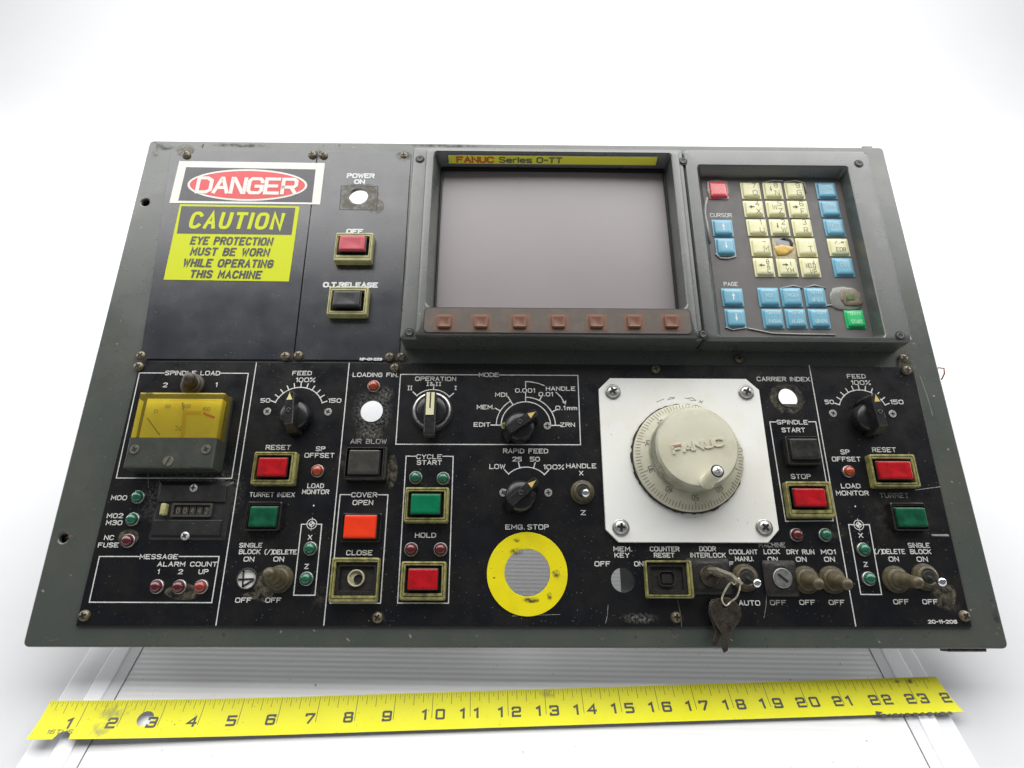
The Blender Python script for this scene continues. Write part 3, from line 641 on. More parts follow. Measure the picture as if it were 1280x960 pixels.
S_OL = screw_mesh(.0026, .0006, M_YBEZ, flat=True); S_WH = screw_mesh(.0050, .0030, M_ZINC); S_CT = screw_mesh(.0030, .0011, mat('white_counter_screw', (.62, .62, .62), .3, .2, dirt=(.3, .3, .3), amt=.4, scale=500))
def put(me, px, py, h=0., parent=None, rz=None, name='screw', label=None, dz=0):
    u, v = at(px, py, h + .0015); return obj(name, me, parent or R3, (u, v, h + dz), random.uniform(0, PI / 2) if rz is None else rz, label)
for px, py in ((232.2, 192.8), (390, 192.8), (404, 193.3), (504.7, 194), (175.8, 444.2), (172.6, 457.6), (356.2, 445), (372.6, 444), (486.9, 445.8), (501.5, 445.8), (493.4, 459.3),
               (819.8, 461), (1129.7, 447.7), (1133.7, 462.5), (924, 447.8), (104.3, 769.6), (471.7, 772), (846, 771.5), (1206.9, 770)):
    put(S_BR, px, py, FT if (py > 455 or 180 < px < 490) else .0002)

PK = [0]
def patch(px, py, rx, ry, pm, h=None, square=False, name='residue', rz=0., hole=0.):
    """thin irregular deposit; its outline is uneven"""
    PK[0] += 1
    if h is None or FT < h < FT + .0004: h = FT + .000012 + PK[0] * .0000012
    u, v = at(px, py, h); a = P2(px - rx, py); b_ = P2(px + rx, py); c = P2(px, py - ry); d = P2(px, py + ry)
    RX = (b_[0] - a[0]) / 2; RY = (c[1] - d[1]) / 2; n = 28; o_ = []; i_ = []
    for k in range(n):
        t = 2 * PI * k / n; q = 1 / max(abs(math.cos(t)), abs(math.sin(t))) if square else 1; q *= random.uniform(.93, 1.05)
        o_.append((RX * q * math.cos(t), RY * q * math.sin(t), 0)); i_.append((hole * math.cos(t), hole * math.sin(t), 0))
    me = bpy.data.meshes.new(name)
    if hole: me.from_pydata(o_ + i_, [], [[k, (k + 1) % n, n + (k + 1) % n, n + k] for k in range(n)])
    else: me.from_pydata(o_ + [(0, 0, 0)], [], [[k, (k + 1) % n, n] for k in range(n)])
    me.materials.append(pm); return obj(name, me, R3, (u, v, h), rz)
patch(449, 246, 24, 17, P_GLUE, square=True, hole=.0080); patch(470, 258, 10, 10, P_GLUE)
mb = MB(); q_ = [P2(x, y) for x, y in ((426.5, 232.5), (472.5, 233), (470.5, 262.5), (424.5, 262))]; mb.ribbon(q_ + [q_[0]], .0006, FT + .00006, mat('dark_adhesive', (.02, .018, .012), .5)); mb.build('adhesive_outline', FM)
patch(437, 255, 10, 6, P_GLUE); patch(463, 238, 10, 5, P_GLUE)
patch(984, 498, 22, 19, P_GLUE, hole=.0076); patch(984, 498, 24, 24, P_GREASE, square=True, hole=.0076)
patch(465, 515, 27, 33, P_DUST, hole=.0086); patch(463, 543, 20, 9, P_DUST, h=FT + .0002); patch(478, 492, 16, 12, P_DUST)
patch(428, 575, 9, 22, P_GREASE); patch(489, 590, 10, 24, P_GLUE, h=FT + .0002).scale = (.8, .9, 1)
patch(329, 655, 34, 34, P_GREASE); patch(1125, 650, 48, 40, P_GREASE); patch(330, 733, 16, 20, P_GLUE); patch(313, 745, 10, 5, P_GLUE, h=FT + .0002)
patch(1179, 742, 16, 20, P_GLUE); patch(1190, 755, 14, 16, P_GREASE); patch(1134, 456, 11, 10, P_GLUE); patch(231, 188, 12, 8, P_GLUE, h=.0019)
patch(240, 620, 70, 50, P_DUST, h=FT + .0001); patch(1040, 665, 22, 12, P_GREASE); patch(870, 705, 30, 30, P_GREASE); patch(230, 740, 24, 10, P_GLUE); patch(160, 672, 13, 11, P_GLUE); patch(400, 745, 14, 20, P_GREASE); patch(800, 773, 25, 8, P_DUST)
for px, py, rx, ry in ((752, 797, 8, 5), (842, 794, 7, 7), (187, 792, 5, 3), (207, 792, 5, 4), (1133, 803, 5, 3), (88, 668, 9, 8), (64, 799, 12, 4), (197, 179, 8, 4), (1245, 790, 4, 9), (194, 192, 5, 7), (1045, 797, 4, 3)):
    patch(px, py, rx, ry, P_RUST, h=.0002, name='paint_chip')
for px, py in ((175, 448), (356, 446), (372, 446), (487, 446), (501, 446), (494, 459), (104, 770), (472, 772), (846, 774), (1207, 772), (1130, 448), (924, 448), (505, 194), (398, 193)):
    patch(px, py, 11, 8, P_HOLEDIRT, h=FT + .0003, name='grime')

def pchip(u, v, r, pm, nm):
    n = random.randint(6, 9); me = bpy.data.meshes.new(nm); PK[0] += 1; z = .00004 + PK[0] * .0000012
    ex = random.uniform(.8, 2.2); an = random.uniform(0, PI)
    me.from_pydata([(r * ex * random.uniform(.5, 1) * math.cos(2 * PI * k / n), r * random.uniform(.5, 1) * math.sin(2 * PI * k / n), 0) for k in range(n)], [], [list(range(n))])
    me.materials.append(pm); obj(nm, me, R3, (u, v, z), an)
M_CH1 = mat('bare_grey_metal', (.30, .28, .24), .5, .3); M_CH2 = mat('brown_grime_spot', (.045, .036, .025), .7)
for k in range(46):
    side = random.random()
    if side < .34: u, v = random.uniform(.004, WID - .004), random.uniform(.003, .012)
    elif side < .56: u, v = random.uniform(.004, .026), random.uniform(.004, LEN - .004)
    elif side < .78: u, v = WID - random.uniform(.003, .020), random.uniform(.004, LEN * .55)
    else: u, v = random.uniform(.004, WID * .4), LEN - random.uniform(.003, .007)
    pchip(u, v, random.uniform(.0004, .0011), M_CH1 if random.random() < .55 else M_CH2, 'paint_chip')
for px, py, rx, ry in ((206, 184, 14, 4), (300, 181.5, 40, 2.5), (560, 182, 60, 2), (1245, 770, 5, 10)):
    patch(px, py, rx, ry, P_GREASE, h=.00012 + PK[0] * .0000012, name='grime')
for a, b_ in (((847, 750), (852, 783)), ((958, 742), (955, 772)), ((760, 756), (757, 779)), ((1136, 566), (1142, 604)), ((1150, 470), (1166, 520)), ((640, 770), (700, 768)), ((180, 540), (186, 610))):
    line([a, ((a[0] + b_[0]) / 2 + 1, (a[1] + b_[1]) / 2), b_], w_=.00028, mt=M_INKD, name='scratch')
# ---------------------------------------------------------------- push buttons
def rect_of(X0, Y0, X1, Y1, hb, h0=0.):
    xm, ym = (X0 + X1) / 2, (Y0 + Y1) / 2
    if xm < 631: u0 = at(X0, ym, hb)[0]; u1 = at(X1, ym, h0)[0]
    else: u0 = at(X0, ym, h0)[0]; u1 = at(X1, ym, hb)[0]
    return u0, at(xm, Y1, h0)[1], u1, at(xm, Y0, hb)[1]
def button(out, cap, bez, cm, label_=None, hb=.0085, hc=.0108, style='cap'):
    u0, v0, u1, v1 = rect_of(*out, hb, FT); cx, cy, W, H = (u0 + u1) / 2, (v0 + v1) / 2, u1 - u0, v1 - v0
    c0 = at((cap[0] + cap[2]) / 2, (cap[1] + cap[3]) / 2, hc)
    cw = at(cap[2], cap[3], hc)[0] - at(cap[0], cap[3], hc)[0]; ch = at(cap[0], cap[1], hc)[1] - at(cap[0], cap[3], hc)[1]
    if style == 'flat': hb = .004
    ox, oy = c0[0] - cx, c0[1] - cy
    lim = lambda o_, big_, small: max(-(big_ - small) / 2 + .0022, min((big_ - small) / 2 - .0022, o_))
    ox, oy = lim(ox, W, cw), lim(oy, H, ch)
    iw, ih = min(cw + .0048, W - .0034), min(ch + .0044, H - .0034); t = .0007
    mb = MB(); z = FT + .0001
    gw, gh = (W + iw) / 2, (H + ih) / 2; gx, gy = ox / 2, oy / 2
    mb.loft([rr(0, 0, W, H, .0012, z), rr(0, 0, W, H, .0012, hb - t), rr(0, 0, W - 2 * t, H - 2 * t, .0009, hb),
             rr(gx, gy, gw + .0003, gh + .0003, .0008, hb), rr(gx, gy, gw + .0002, gh + .0002, .0008, hb - .0011), rr(gx, gy, gw - .0007, gh - .0007, .0006, hb - .0011), rr(gx, gy, gw - .0008, gh - .0008, .0006, hb - .0001),
             rr(ox, oy, iw + t, ih + t, .0007, hb - .0001), rr(ox, oy, iw, ih, .0005, hb - t), rr(ox, oy, iw, ih, .0005, z + .0012)], bez, False, False)
    me = mb.mesh('push_button')
    o = obj('push_button', me, R3, (cx, cy, 0), 0, label_)
    mb = MB(); mb.box(ox - iw / 2 + .0001, oy - ih / 2 + .0001, z, ox + iw / 2 - .0001, oy + ih / 2 - .0001, z + .0015, M_DARK); mb.build('well_floor', o)
    if style in ('cap', 'flat'):
        mb = MB(); k = .0009
        mb.loft([rr(ox, oy, cw + .0012, ch + .0012, .0008, z + .0015), rr(ox, oy, cw + .0012, ch + .0012, .0008, hc - .0028), rr(ox, oy, cw + .0002, ch + .0002, .0008, hc - .0026)], M_BLK, False, False); mb.build('collar', o)
        mb = MB(); mb.loft([rr(ox, oy, cw, ch, .0007, z + .0015, 5), rr(ox, oy, cw, ch, .0007, hc - k, 5), rr(ox, oy, cw - k * .6, ch - k * .6, .0006, hc - k * .3, 5), rr(ox, oy, cw - 2 * k, ch - 2 * k, .0005, hc, 5),
                            rr(ox, oy, (cw - 2 * k) * .7, (ch - 2 * k) * .7, .0005, hc - .00035, 5)], cm)
        me = mb.mesh('button_cap'); smooth_by_angle(me, 50); obj('button_cap', me, o)
    return o, (ox, oy, iw, ih)
button((418, 290.5, 467.5, 331.5), (423.6, 294.5, 456, 312), M_YCLEAN, M_REDF, hc=.0125, label_='pale yellow framed button with a faded red cap')
button((409.5, 358, 462, 398), (416, 363, 449.5, 382), M_YCLEAN, M_GRYC, hc=.0125, label_='pale yellow framed button with a dark grey cap')
button((315, 564.6, 372.5, 608), (321.5, 571.8, 357, 594.7), M_YBEZ, M_RED, label_='grimy yellow framed button with a red cap')
button((306.5, 626.7, 354, 664), (310.5, 636, 344.5, 661.3), M_BLK, M_GRND, hb=.0075, hc=.0095, label_='black framed button with a grimy dark green cap')
button((431, 558.7, 485, 602), (435, 562, 473.7, 592.5), M_RUB, mat('smoked_grey_cap', (.045, .042, .034), .32, dirt=(.02, .018, .014), amt=.6, scale=120, coat=.2), hc=.0098, label_='black greasy button under AIR BLOW')
button((424.5, 640, 477, 678), (429.5, 642.7, 469.7, 671.5), M_BLK, M_ORG, style='flat', hc=.0085, label_='bright orange red cap standing clear without a frame')
button((505.5, 609, 561.5, 654.5), (513.3, 617.4, 550, 642), M_YBEZ, M_GRN, label_='grimy yellow framed button with a green cap')
button((500.5, 701.8, 558, 750.5), (509.7, 711, 546.8, 737), M_YBEZ, M_RED, label_='dirty yellow framed button with a red cap, the lower of its box')
button((979, 545, 1026, 583), (984.5, 547, 1019.5, 573), M_RUB, M_BLKC, hb=.0085, hc=.0105, label_='black greasy button under SPINDLE START')
button((980, 601.7, 1042.5, 648.5), (994.3, 610.5, 1033, 632.5), M_YBEZ, M_RED, label_='yellow framed button with a red cap above two small lamps')
button((1084, 567.7, 1148, 611), (1099.3, 576.3, 1140.5, 598.3), M_YBEZ, M_RED, label_='yellow framed button with a red cap and a dark smear')
button((1110, 628, 1159, 664), (1117, 635.8, 1153.4, 659.6), M_BLK, M_GRND, hb=.0075, hc=.0095, label_='black framed button with a green cap, near the panel edge')
# two sockets whose caps are gone
for out, cap, lab in (((412.5, 697, 474.5, 753), (421, 706.5, 466, 740), 'yellow button frame with its cap gone and a cream socket off centre'),
                      ((805.2, 700.6, 866.5, 748), (815, 706, 857, 739.5), 'yellow button frame with its cap gone and a bare square socket')):
    o, (ox, oy, iw, ih) = button(out, cap, M_YBEZ, M_BLK, lab, style='empty')
    mb = MB(); mb.loft([rr(ox, oy, iw - .001, ih - .001, .001, .0032), rr(ox, oy, iw - .001, ih - .001, .001, .0062), rr(ox, oy, iw - .005, ih - .005, .001, .0064), rr(ox, oy, iw - .006, ih - .006, .001, .004)], M_RUB); mb.build('switch_body', o)
    if out[0] < 500:
        mb = MB(); mb.lathe([(.0057, .0042), (.0057, .0058), (.0050, .0062), (.0046, .0058), (.0046, .0044)], mat('cream_socket', (.52, .48, .32), .45, dirt=(.2, .17, .09), amt=.5, scale=300), 26, (ox - .0005, oy + .0005)); mb.build('lamp_socket', o)
        mb = MB(); mb.lathe([(.0033, .0046), (.0031, .0062), (.0026, .0050)], M_DARK, 20, (ox + .0012, oy - .0002)); mb.build('lamp_hole', o)
    else:
        mb = MB(); mb.loft([rr(ox, oy, .0115, .0098, .0034, .0042), rr(ox, oy, .0115, .0098, .0034, .0062), rr(ox, oy, .0104, .0088, .0028, .0062), rr(ox, oy, .0104, .0088, .0028, .0046)], M_KEYDK, False, False); mb.build('lamp_socket', o)
        mb = MB(); mb.box(ox - .0034, oy - .0030, .0042, ox + .0034, oy + .0030, .0052, M_DARK); mb.build('lamp_hole', o)

# ---------------------------------------------------------------- indicator lamps
RING = MB().lathe([(.0048, 0), (.0048, .0010), (.0044, .0022), (.0040, .0022), (.0039, .0012)], M_STEEL, 24, end=False).mesh('lamp_ring')
def lens_mesh(mt):
    return MB().lathe([(.0040, .0008), (.0040, .0022), (.0037, .0036), (.0029, .0048), (.0017, .0056), (.0005, .0059)], mt, 22).mesh('lamp_lens')
LM = {k: lens_mesh(k) for k in (L_G, L_R, L_O, L_RO)}
for px, py, mt, s_ in ((169.9, 620.3, L_G, 1), (163, 648.4, L_G, 1), (157.5, 675.4, L_R, 1), (193.2, 733, L_R, 1), (221.6, 733.3, L_R, 1), (249, 733.3, L_RO, 1), (386.4, 685.2, L_G, 1), (381.4, 723.2, L_G, 1),
                       (395.6, 587.7, L_O, 1), (466.4, 481.3, L_O, 1), (519, 596, L_G, 1), (553.6, 597, L_G, 1), (513.3, 686.3, L_R, 1.02), (550.2, 686.3, L_R, 1.02),
                       (997.8, 668, L_R, 1), (1034, 668, L_G, 1), (1063.4, 588.4, L_O, .95), (1082.3, 686.4, L_G, 1), (1089, 723, L_G, 1)):
    u, v = at(px, py, FT + .004); nm = {'green_lamp_lens': 'green', 'dark_red_lamp_lens': 'dark red', 'orange_lamp_lens': 'orange', 'orange_red_lamp_lens': 'orange red'}[mt.name]
    o = obj('indicator_lamp', RING, R3, (u, v, FT), 0, 'small %s indicator lamp in a metal ring' % nm); o.scale = (s_,) * 3
    obj('lamp_lens', LM[mt], o, rz=random.uniform(0, 3))

# ---------------------------------------------------------------- toggle switches
def toggle(bx, by, tx_, ty_, kind, ht=.021, r=.0085, label_=None, tipr=.0042):
    bu, bv = at(bx, by, FT + .003); tu, tv = at(tx_, ty_, ht)
    mt = M_BOOTD if kind == 'brown' else M_BOOT
    mb = MB()
    mb.lathe([(r, 0), (r, .0016), (r * .96, .0022), (r * .82, .0026), (r * .80, .0042), (r * .72, .0050), (r * .60, .0052), (r * .52, .0046 if kind == 'bare' else .0056)], mt, 28)
    o = mb.build('toggle_switch', R3, (bu, bv, FT), 0, label_); smooth_by_angle(o.data, 40)
    d = Vector((tu - bu, tv - bv, ht - FT - .004)); q = Vector((0, 0, 1)).rotation_difference(d.normalized()); L_ = d.length
    if kind == 'bare':
        mb = MB(); mb.lathe([(r * .46, .0050), (r * .40, .0056)], M_DARK, 18); mb.build('lever_slot', o)
        mb = MB(); mb.lathe([(.0013, 0), (.0015, L_ * .5), (.0021, L_ * .80), (.0029, L_ * .88), (.0030, L_ - .0016), (.0023, L_ - .0005), (.0009, L_)], M_CHR, 18); nm = 'chrome_lever'
    else:
        t = tipr
        mb = MB(); mb.lathe([(r * .66, .0002), (r * .62, .003), (r * .52, .0045), (t * 1.25, .0062), (t * 1.04, L_ * .48), (t * .98, L_ * .6), (t * .98, L_ - .0028), (t * .86, L_ - .0012), (t * .5, L_), (t * .15, L_ + .0002)], mt, 22); nm = 'rubber_boot'
    c = mb.build(nm, o, (0, 0, .004)); c.rotation_mode = 'QUATERNION'; c.rotation_quaternion = q
    return o
toggle(239, 480, 236, 470, 'brown', .019, .0088, 'toggle switch under a short brown rubber boot above the meter', .0042)
toggle(348.5, 723.5, 334, 715.5, 'boot', .021, .0092, 'toggle switch under an olive rubber boot beside an empty hole', .0043)
toggle(728.5, 614.6, 732.6, 616.6, 'bare', .017, .0086, 'toggle switch with an olive collar and a bare chrome lever')
toggle(932.5, 722, 948, 730, 'bare', .021, .0092, 'olive collared toggle switch with its chrome lever tipped down beside the keys')
toggle(1009, 724.5, 1025.5, 731, 'boot', .021, .0092, 'toggle switch under an olive rubber boot, next to the key lock', .0040)
toggle(1042, 724.5, 1062, 731.5, 'boot', .021, .0092, 'toggle switch under an olive rubber boot, beside a white dividing line', .0040)
toggle(1122, 724, 1151.5, 729, 'boot', .023, .0090, 'toggle switch under an olive rubber boot leaning outward', .0040)
toggle(1159, 721, 1179.5, 728.5, 'bare', .021, .0090, 'dirty toggle switch with a bare chrome lever near the lower corner')

# ---------------------------------------------------------------- pointer knobs
M_TRI = mat('brass_pointer_paint', (.62, .44, .13), .45)
M_TRIY = mat('pale_yellow_pointer_paint', (.74, .68, .30), .45)
def knob(px, py, ang, tri, label_, L_=.0150, h=.0195, hp=.0185, r=.0112, sx=1.):
    """round skirt under a raised grip bar; (px, py) is the pin on top of the bar"""
    u, v = at(px, py, hp + FT)
    mb = MB(); mb.lathe([(r * .97, 0), (r, .0010), (r * .99, .0060), (r * .94, .0082), (r * .8, .0098), (r * .5, .0106)], M_KNOB, 36)
    o = mb.build('rotary_knob', R3, (u, v, FT), math.radians(ang), label_); smooth_by_angle(o.data, 40)
    w0, w1 = .0037, .0031; a, b_ = L_, -L_ * .80
    def sec(z, w_, y0, y1, nose): return [(-w_, y0, z), (w_, y0, z), (w_, y1 - nose, z), (w_ * .55, y1, z), (-w_ * .55, y1, z), (-w_, y1 - nose, z)]
    mb = MB(); mb.loft([sec(.001, w0 * 1.15, b_ * 1.15, a, .002), sec(h * .45, w0, b_ * 1.15, a, .002), sec(h - .0008, w1, b_ * .85, a * .97, .002), sec(h, w1 - .0006, b_ * .80, a * .93, .0016)], M_KNOB); mb.build('grip_bar', o)
    mb = MB(); mb.lathe([(.0018, h), (.0018, h + .0003), (.0012, h + .0003), (.0010, h + .0001)], M_BLK, 14); mb.build('set_pin', o)
    mb = MB(); y = a * .52; mb.add([(-.0021, y, h + .0001), (.0021, y, h + .0001), (.0002, y + .0048, h + .0001), (0, y + .0062, h + .0001), (-.0002, y + .0048, h + .0001)], [[0, 1, 2, 3, 4]], tri); mb.build('pointer_mark', o)
    return o
knob(361.5, 513, 4, M_TRIY, 'black pointer knob of the scale by the meter, turned just short of upright')
knob(1099.4, 515.3, 4, M_TRI, 'black pointer knob of the scale near the panel edge, pointer past the top')
knob(650, 527.6, -56, M_TRI, 'black pointer knob inside a double arc scale', hp=.0185)
knob(651.2, 616.3, -50, M_TRI, 'black pointer knob under a short arc scale, turned to the upper right')
for px, py in ((333.3, 513.7), (409.5, 514.2), (1042.3, 516), (1117, 516.6), (684.3, 531.6), (629.2, 615.4), (685.5, 615.4)): put(S_SM, px, py, FT)
put(S_OL, 630.3, 531.6, FT)
# selector with cream insert
u, v = at(540, 513.5, .006); o = MB().lathe([(.0150, 0), (.0150, .003), (.0138, .0058), (.0128, .0062), (.0118, .0056), (.0112, .0038)], M_STEEL, 40).build('selector_switch', R3, (u, v, FT), 0, 'round selector switch with a steel ring and cream striped handle'); smooth_by_angle(o.data, 40)
MB().lathe([(.0111, .0030), (.0111, .0072), (.0100, .0082), (.0060, .0085)], M_KNOB, 36).build('black_cap', o)
hu, hv = at(537.2, 516, .0165); mb = MB(); mb.box(hu - u - .0043, hv - v - .0163, .006, hu - u + .0043, hv - v + .0158, .0150, M_KNOB, .0012); mb.build('handle_bar', o)
mb = MB(); mb.box(hu - u - .0029, hv - v - .0015, .01495, hu - u + .0029, hv - v + .0156, .01535, mat('cream_insert', (.70, .68, .42), .4)); mb.build('cream_insert', o)
mb = MB(); mb.box(hu - u - .0005, hv - v + .0035, .01530, hu - u + .0005, hv - v + .0154, .01545, M_DARK); mb.build('insert_line', o)

# ---------------------------------------------------------------- key locks
for px, py, r, lab, ang in ((888, 720, .0070, 'greasy key lock with the key turned in it', 35), (978.5, 722.6, .0066, 'bright round key lock with an empty slot', -40)):
    hl = .0045; u, v = at(px, py, hl + FT); mb = MB(); Wd = .0230 if px > 900 else .030
    mb.loft([rr(0, 0, Wd, .0235, .002, 0), rr(0, 0, Wd, .0235, .002, .0012), rr(0, 0, Wd - .004, .020, .003, .0030), rr(0, 0, Wd - .008, .0165, .0060, .0036)], M_RUB)
    o = mb.build('key_lock', R3, (u, v, FT), 0, lab)
    MB().lathe([(r, .003), (r, hl), (r * .94, hl + .0004)], M_STEEL if px > 900 else M_KEYDK, 30).build('lock_cylinder', o)
    mb = MB(); c_, s_ = math.cos(math.radians(ang)), math.sin(math.radians(ang)); mb.add([(c_ * x - s_ * y, s_ * x + c_ * y, hl + .0005) for x, y in ((-.0040, -.0009), (.0040, -.0009), (.0040, .0009), (-.0040, .0009))], [[0, 1, 2, 3]], M_DARK); mb.build('key_slot', o)

# ---------------------------------------------------------------- emergency stop ring, missing toggle wires
u, v = P2(659, 716.8); sheet('emergency_stop_ring', [(u + .0275 * math.cos(2 * PI * k / 72), v + .0275 * math.sin(2 * PI * k / 72)) for k in range(72)], [c2(659, 715.8, .01555, 48)], FT + .0001, FT + .0008, M_YEL, .0002, R3, 'flat yellow ring round the empty emergency stop hole')
patch(663.5, 750, 12, 4, P_HOLEDIRT, h=FT + .0010, name='scuff', square=True); patch(664, 750.5, 10.5, 3, P_HOLEDIRT, h=FT + .00105, name='scuff', square=True)
patch(645, 690, 10, 6, P_HOLEDIRT, h=FT + .0010, name='scuff'); patch(695, 717, 6, 6, P_HOLEDIRT, h=FT + .0010, name='scuff'); patch(687, 745, 4, 6, P_HOLEDIRT, h=FT + .0010, name='scuff'); patch(646, 675, 5, 3, P_HOLEDIRT, h=FT + .0010, name='scuff')
u, v = at(308.8, 723.7, 0); MB().lathe([(.0066, .0002), (.0066, .0007)], mat('white_switch_disc', (.84, .83, .78), .5), 30, (u, v)).build('white_disc', R3)
mb = MB(); z = .0013
for a, b_, r in (((298, 724), (317, 723.5), .00055), ((303, 733), (317, 724.5), .00065), ((304.5, 713), (303, 733), .0006)):
    p, q = at(*a, z), at(*b_, z); mb.tube([(p[0], p[1], z), (q[0], q[1], z - .0004)], r, M_DARK, 6)
mb.build('bent_contact', R3)
MB().lathe([(.0068, 0), (.0074, .0006), (.0068, .0011), (.0061, .0008)], M_RUB, 30, end=False).build('hole_ring', R3, (*at(308.8, 723.7, FT), FT))
# grey divider seen in the empty key hole
u, v = at(786, 726, -.012); mb = MB(); mb.box(u - .0058, v - .014, -.0135, u + .010, v + .014, -.012, mat('pale_grey_panel', (.36, .36, .36), .6)); mb.build('back_tab', R3)

# ---------------------------------------------------------------- handwheel
PH = .0045
pl = [(762.6, 474.2), (931.8, 474.7), (948.2, 487.8), (973, 659.6), (960.5, 676.6), (774.3, 676), (758, 662), (749, 487.8)]
pq = quad(pl, PH); cu_ = sum(p[0] for p in pq) / 8; cv_ = sum(p[1] for p in pq) / 8
HWH = .121; ch_ = .0088; hx = HWH / 2
oct_ = [(-hx + ch_, hx), (hx - ch_, hx), (hx, hx - ch_), (hx, -hx + ch_), (hx - ch_, -hx), (-hx + ch_, -hx), (-hx, -hx + ch_), (-hx, hx - ch_)]
hw = sheet('handwheel_plate', oct_, [], FT, PH, M_WPL, .0004, R3, 'white square plate with cut corners that carries the handwheel'); hw.location = (cu_, cv_, 0)
for px, py in ((766.3, 489), (933.3, 489.7), (776.4, 659), (956.2, 659.2)):
    u, v = at(px, py, PH + .0015); obj('screw', S_WH, hw, (u - cu_, v - cv_, PH), random.uniform(0, 1.5)); 
    MB().lathe([(.0060, PH + .00002), (.0060, PH + .0005), (.0050, PH + .0006)], M_STEEL, 24).build('washer', hw, (u - cu_, v - cv_, 0))
# dial: centre of its rim
DH, KH = .0125, .0315
kc = at(872.3, 557.8, KH); KR = at(924.8, 557.8, KH)[0] - kc[0]
dc = at(857.7, 571.3, DH); DR = .0392
dc = (kc[0] - .0004, kc[1] - .0018)
M_GASK = mat('torn_dark_gasket', (.03, .025, .018), .7)
mb = MB(); mb.lathe([(DR + .0012, PH), (DR + .0014, PH + .0015), (DR + .0006, PH + .0020)], M_GASK, 90, mod=lambda q: random.uniform(-.0008, .0006)); mb.build('gasket', hw, (dc[0] - cu_, dc[1] - cv_, 0))
mb = MB(); mb.lathe([(DR, PH + .001), (DR, DH - .0032), (DR - .0005, DH - .0024), (KR + .0035, DH), (KR - .004, DH + .0002)], M_DIAL, 96)
o = mb.build('graduated_dial', hw, (dc[0] - cu_, dc[1] - cv_, 0)); smooth_by_angle(o.data, 20)
mb = MB(); 
def zd(r): return DH - .0024 * max(0, min(1, (r - KR - .0035) / (DR - .0005 - KR - .0035))) + .00018
for k in range(100):
    a = PI / 2 + 2 * PI * k / 100 + .03; lt = .0058 if k % 10 == 0 else (.0046 if k % 5 == 0 else .0034)
    ca, sa = math.cos(a), math.sin(a); r0, r1_ = DR - .0009, DR - .0009 - lt; w_ = .00016
    mb.add([(ca * r0 - sa * w_, sa * r0 + ca * w_, zd(r0)), (ca * r0 + sa * w_, sa * r0 - ca * w_, zd(r0)), (ca * r1_ + sa * w_, sa * r1_ - ca * w_, zd(r1_)), (ca * r1_ - sa * w_, sa * r1_ + ca * w_, zd(r1_))], [[0, 1, 2, 3]], M_TICK)
mb.build('scale_ticks', o)
for k, s_ in enumerate(('0', '10', '20', '30', '40', '50', '60', '70', '80', '90')):
    a = PI / 2 + 2 * PI * k / 10 + .03; r_ = DR - .0092
    mb = text_mb(s_, .0044 if len(s_) > 1 else .0020, .0036, .00036, M_TICK); mb.build('dial_number', o, (r_ * math.cos(a), r_ * math.sin(a), zd(r_ - .002) + .0001), a - PI / 2)
# knurled knob
mb = MB(); n = 240
mb.loft([circ(0, 0, KR + .0006, DH, n), circ(0, 0, KR + .0007, DH + .0015, n), circ(0, 0, KR + .0001, DH + .0020, n, lambda q: -.0007 * (q % 2)), circ(0, 0, KR - .0001, KH - .0030, n, lambda q: -.0007 * (q % 2)),
         circ(0, 0, KR - .0004, KH - .0024, n), circ(0, 0, KR - .0008, KH - .0010, n), circ(0, 0, KR - .0018, KH - .0002, n)], M_KNURL, False, False)
o = mb.build('handwheel_knob', hw, (kc[0] - cu_, kc[1] - cv_, 0))
mb = MB(); mb.lathe([(KR - .0018, KH - .0002), (KR - .0030, KH), (KR * .5, KH + .0002), (KR * .1, KH + .0002)], M_DIAL, 96); mb.build('knob_face', o)
tc = at(872.7, 556.6, KH + .001)
tw = at(904.5, 556, KH)[0] - at(841.5, 556, KH)[0]
for ch, kx, cm_ in [(c_, k_, None) for k_, c_ in enumerate('FANUC')]:
    mb = MB(); rot_ = math.radians(9.5); cx0 = (kx - 2) * tw / 4.75
    for l in strokes(ch, tw / 6.0, .0050):
        P = [(cx0 + p[0] * 1.0, p[1]) for p in l]; P = [(p[0] * math.cos(rot_) - p[1] * math.sin(rot_), p[0] * math.sin(rot_) + p[1] * math.cos(rot_)) for p in P]
        w_ = .0014
        tmp = MB(); tmp.ribbon(P, w_, 0, M_DIAL); k0 = len(mb.v); nn = len(tmp.v)
        mb.add([(v_[0], v_[1], .0010) for v_ in tmp.v], tmp.f, M_DIAL)
        nl = nn // 2; rim = list(range(nl)) + list(range(nn - 1, nl - 1, -1))
        if (Vector(P[0]) - Vector(P[-1])).length > 1e-6:
            vs = [tmp.v[i] for i in rim]; mb.add([(p[0], p[1], .0010) for p in vs] + [(p[0], p[1], -.0004) for p in vs], [[i, (i + 1) % nn, nn + (i + 1) % nn, nn + i] for i in range(nn)], M_DIAL)
    mb.build('raised_letter', o, (tc[0] - kc[0], tc[1] - kc[1], KH + .0001))
mb = MB(); rot_ = math.radians(9.5); cx0 = -2 * tw / 4.75; sp = strokes('F', tw / 6.0, .0050)
for l in sp[:1]:
    P = [(cx0 + p[0], p[1]) for p in l][:2]; P = [(p[0] * math.cos(rot_) - p[1] * math.sin(rot_), p[0] * math.sin(rot_) + p[1] * math.cos(rot_)) for p in P]; mb.ribbon(P, .0006, .00115, mat('worn_red_paint', (.60, .06, .05), .5, dirt=(.55, .5, .4), amt=.8, scale=800))
for k_ in (2.6, 3.15):
    x_ = (k_ - 2) * tw / 4.75; P = [(x_, .0014), (x_ + .001, -.001)]; P = [(p[0] * math.cos(rot_) - p[1] * math.sin(rot_), p[0] * math.sin(rot_) + p[1] * math.cos(rot_)) for p in P]; mb.ribbon(P, .0004, .00118, MC['worn_red_paint'])
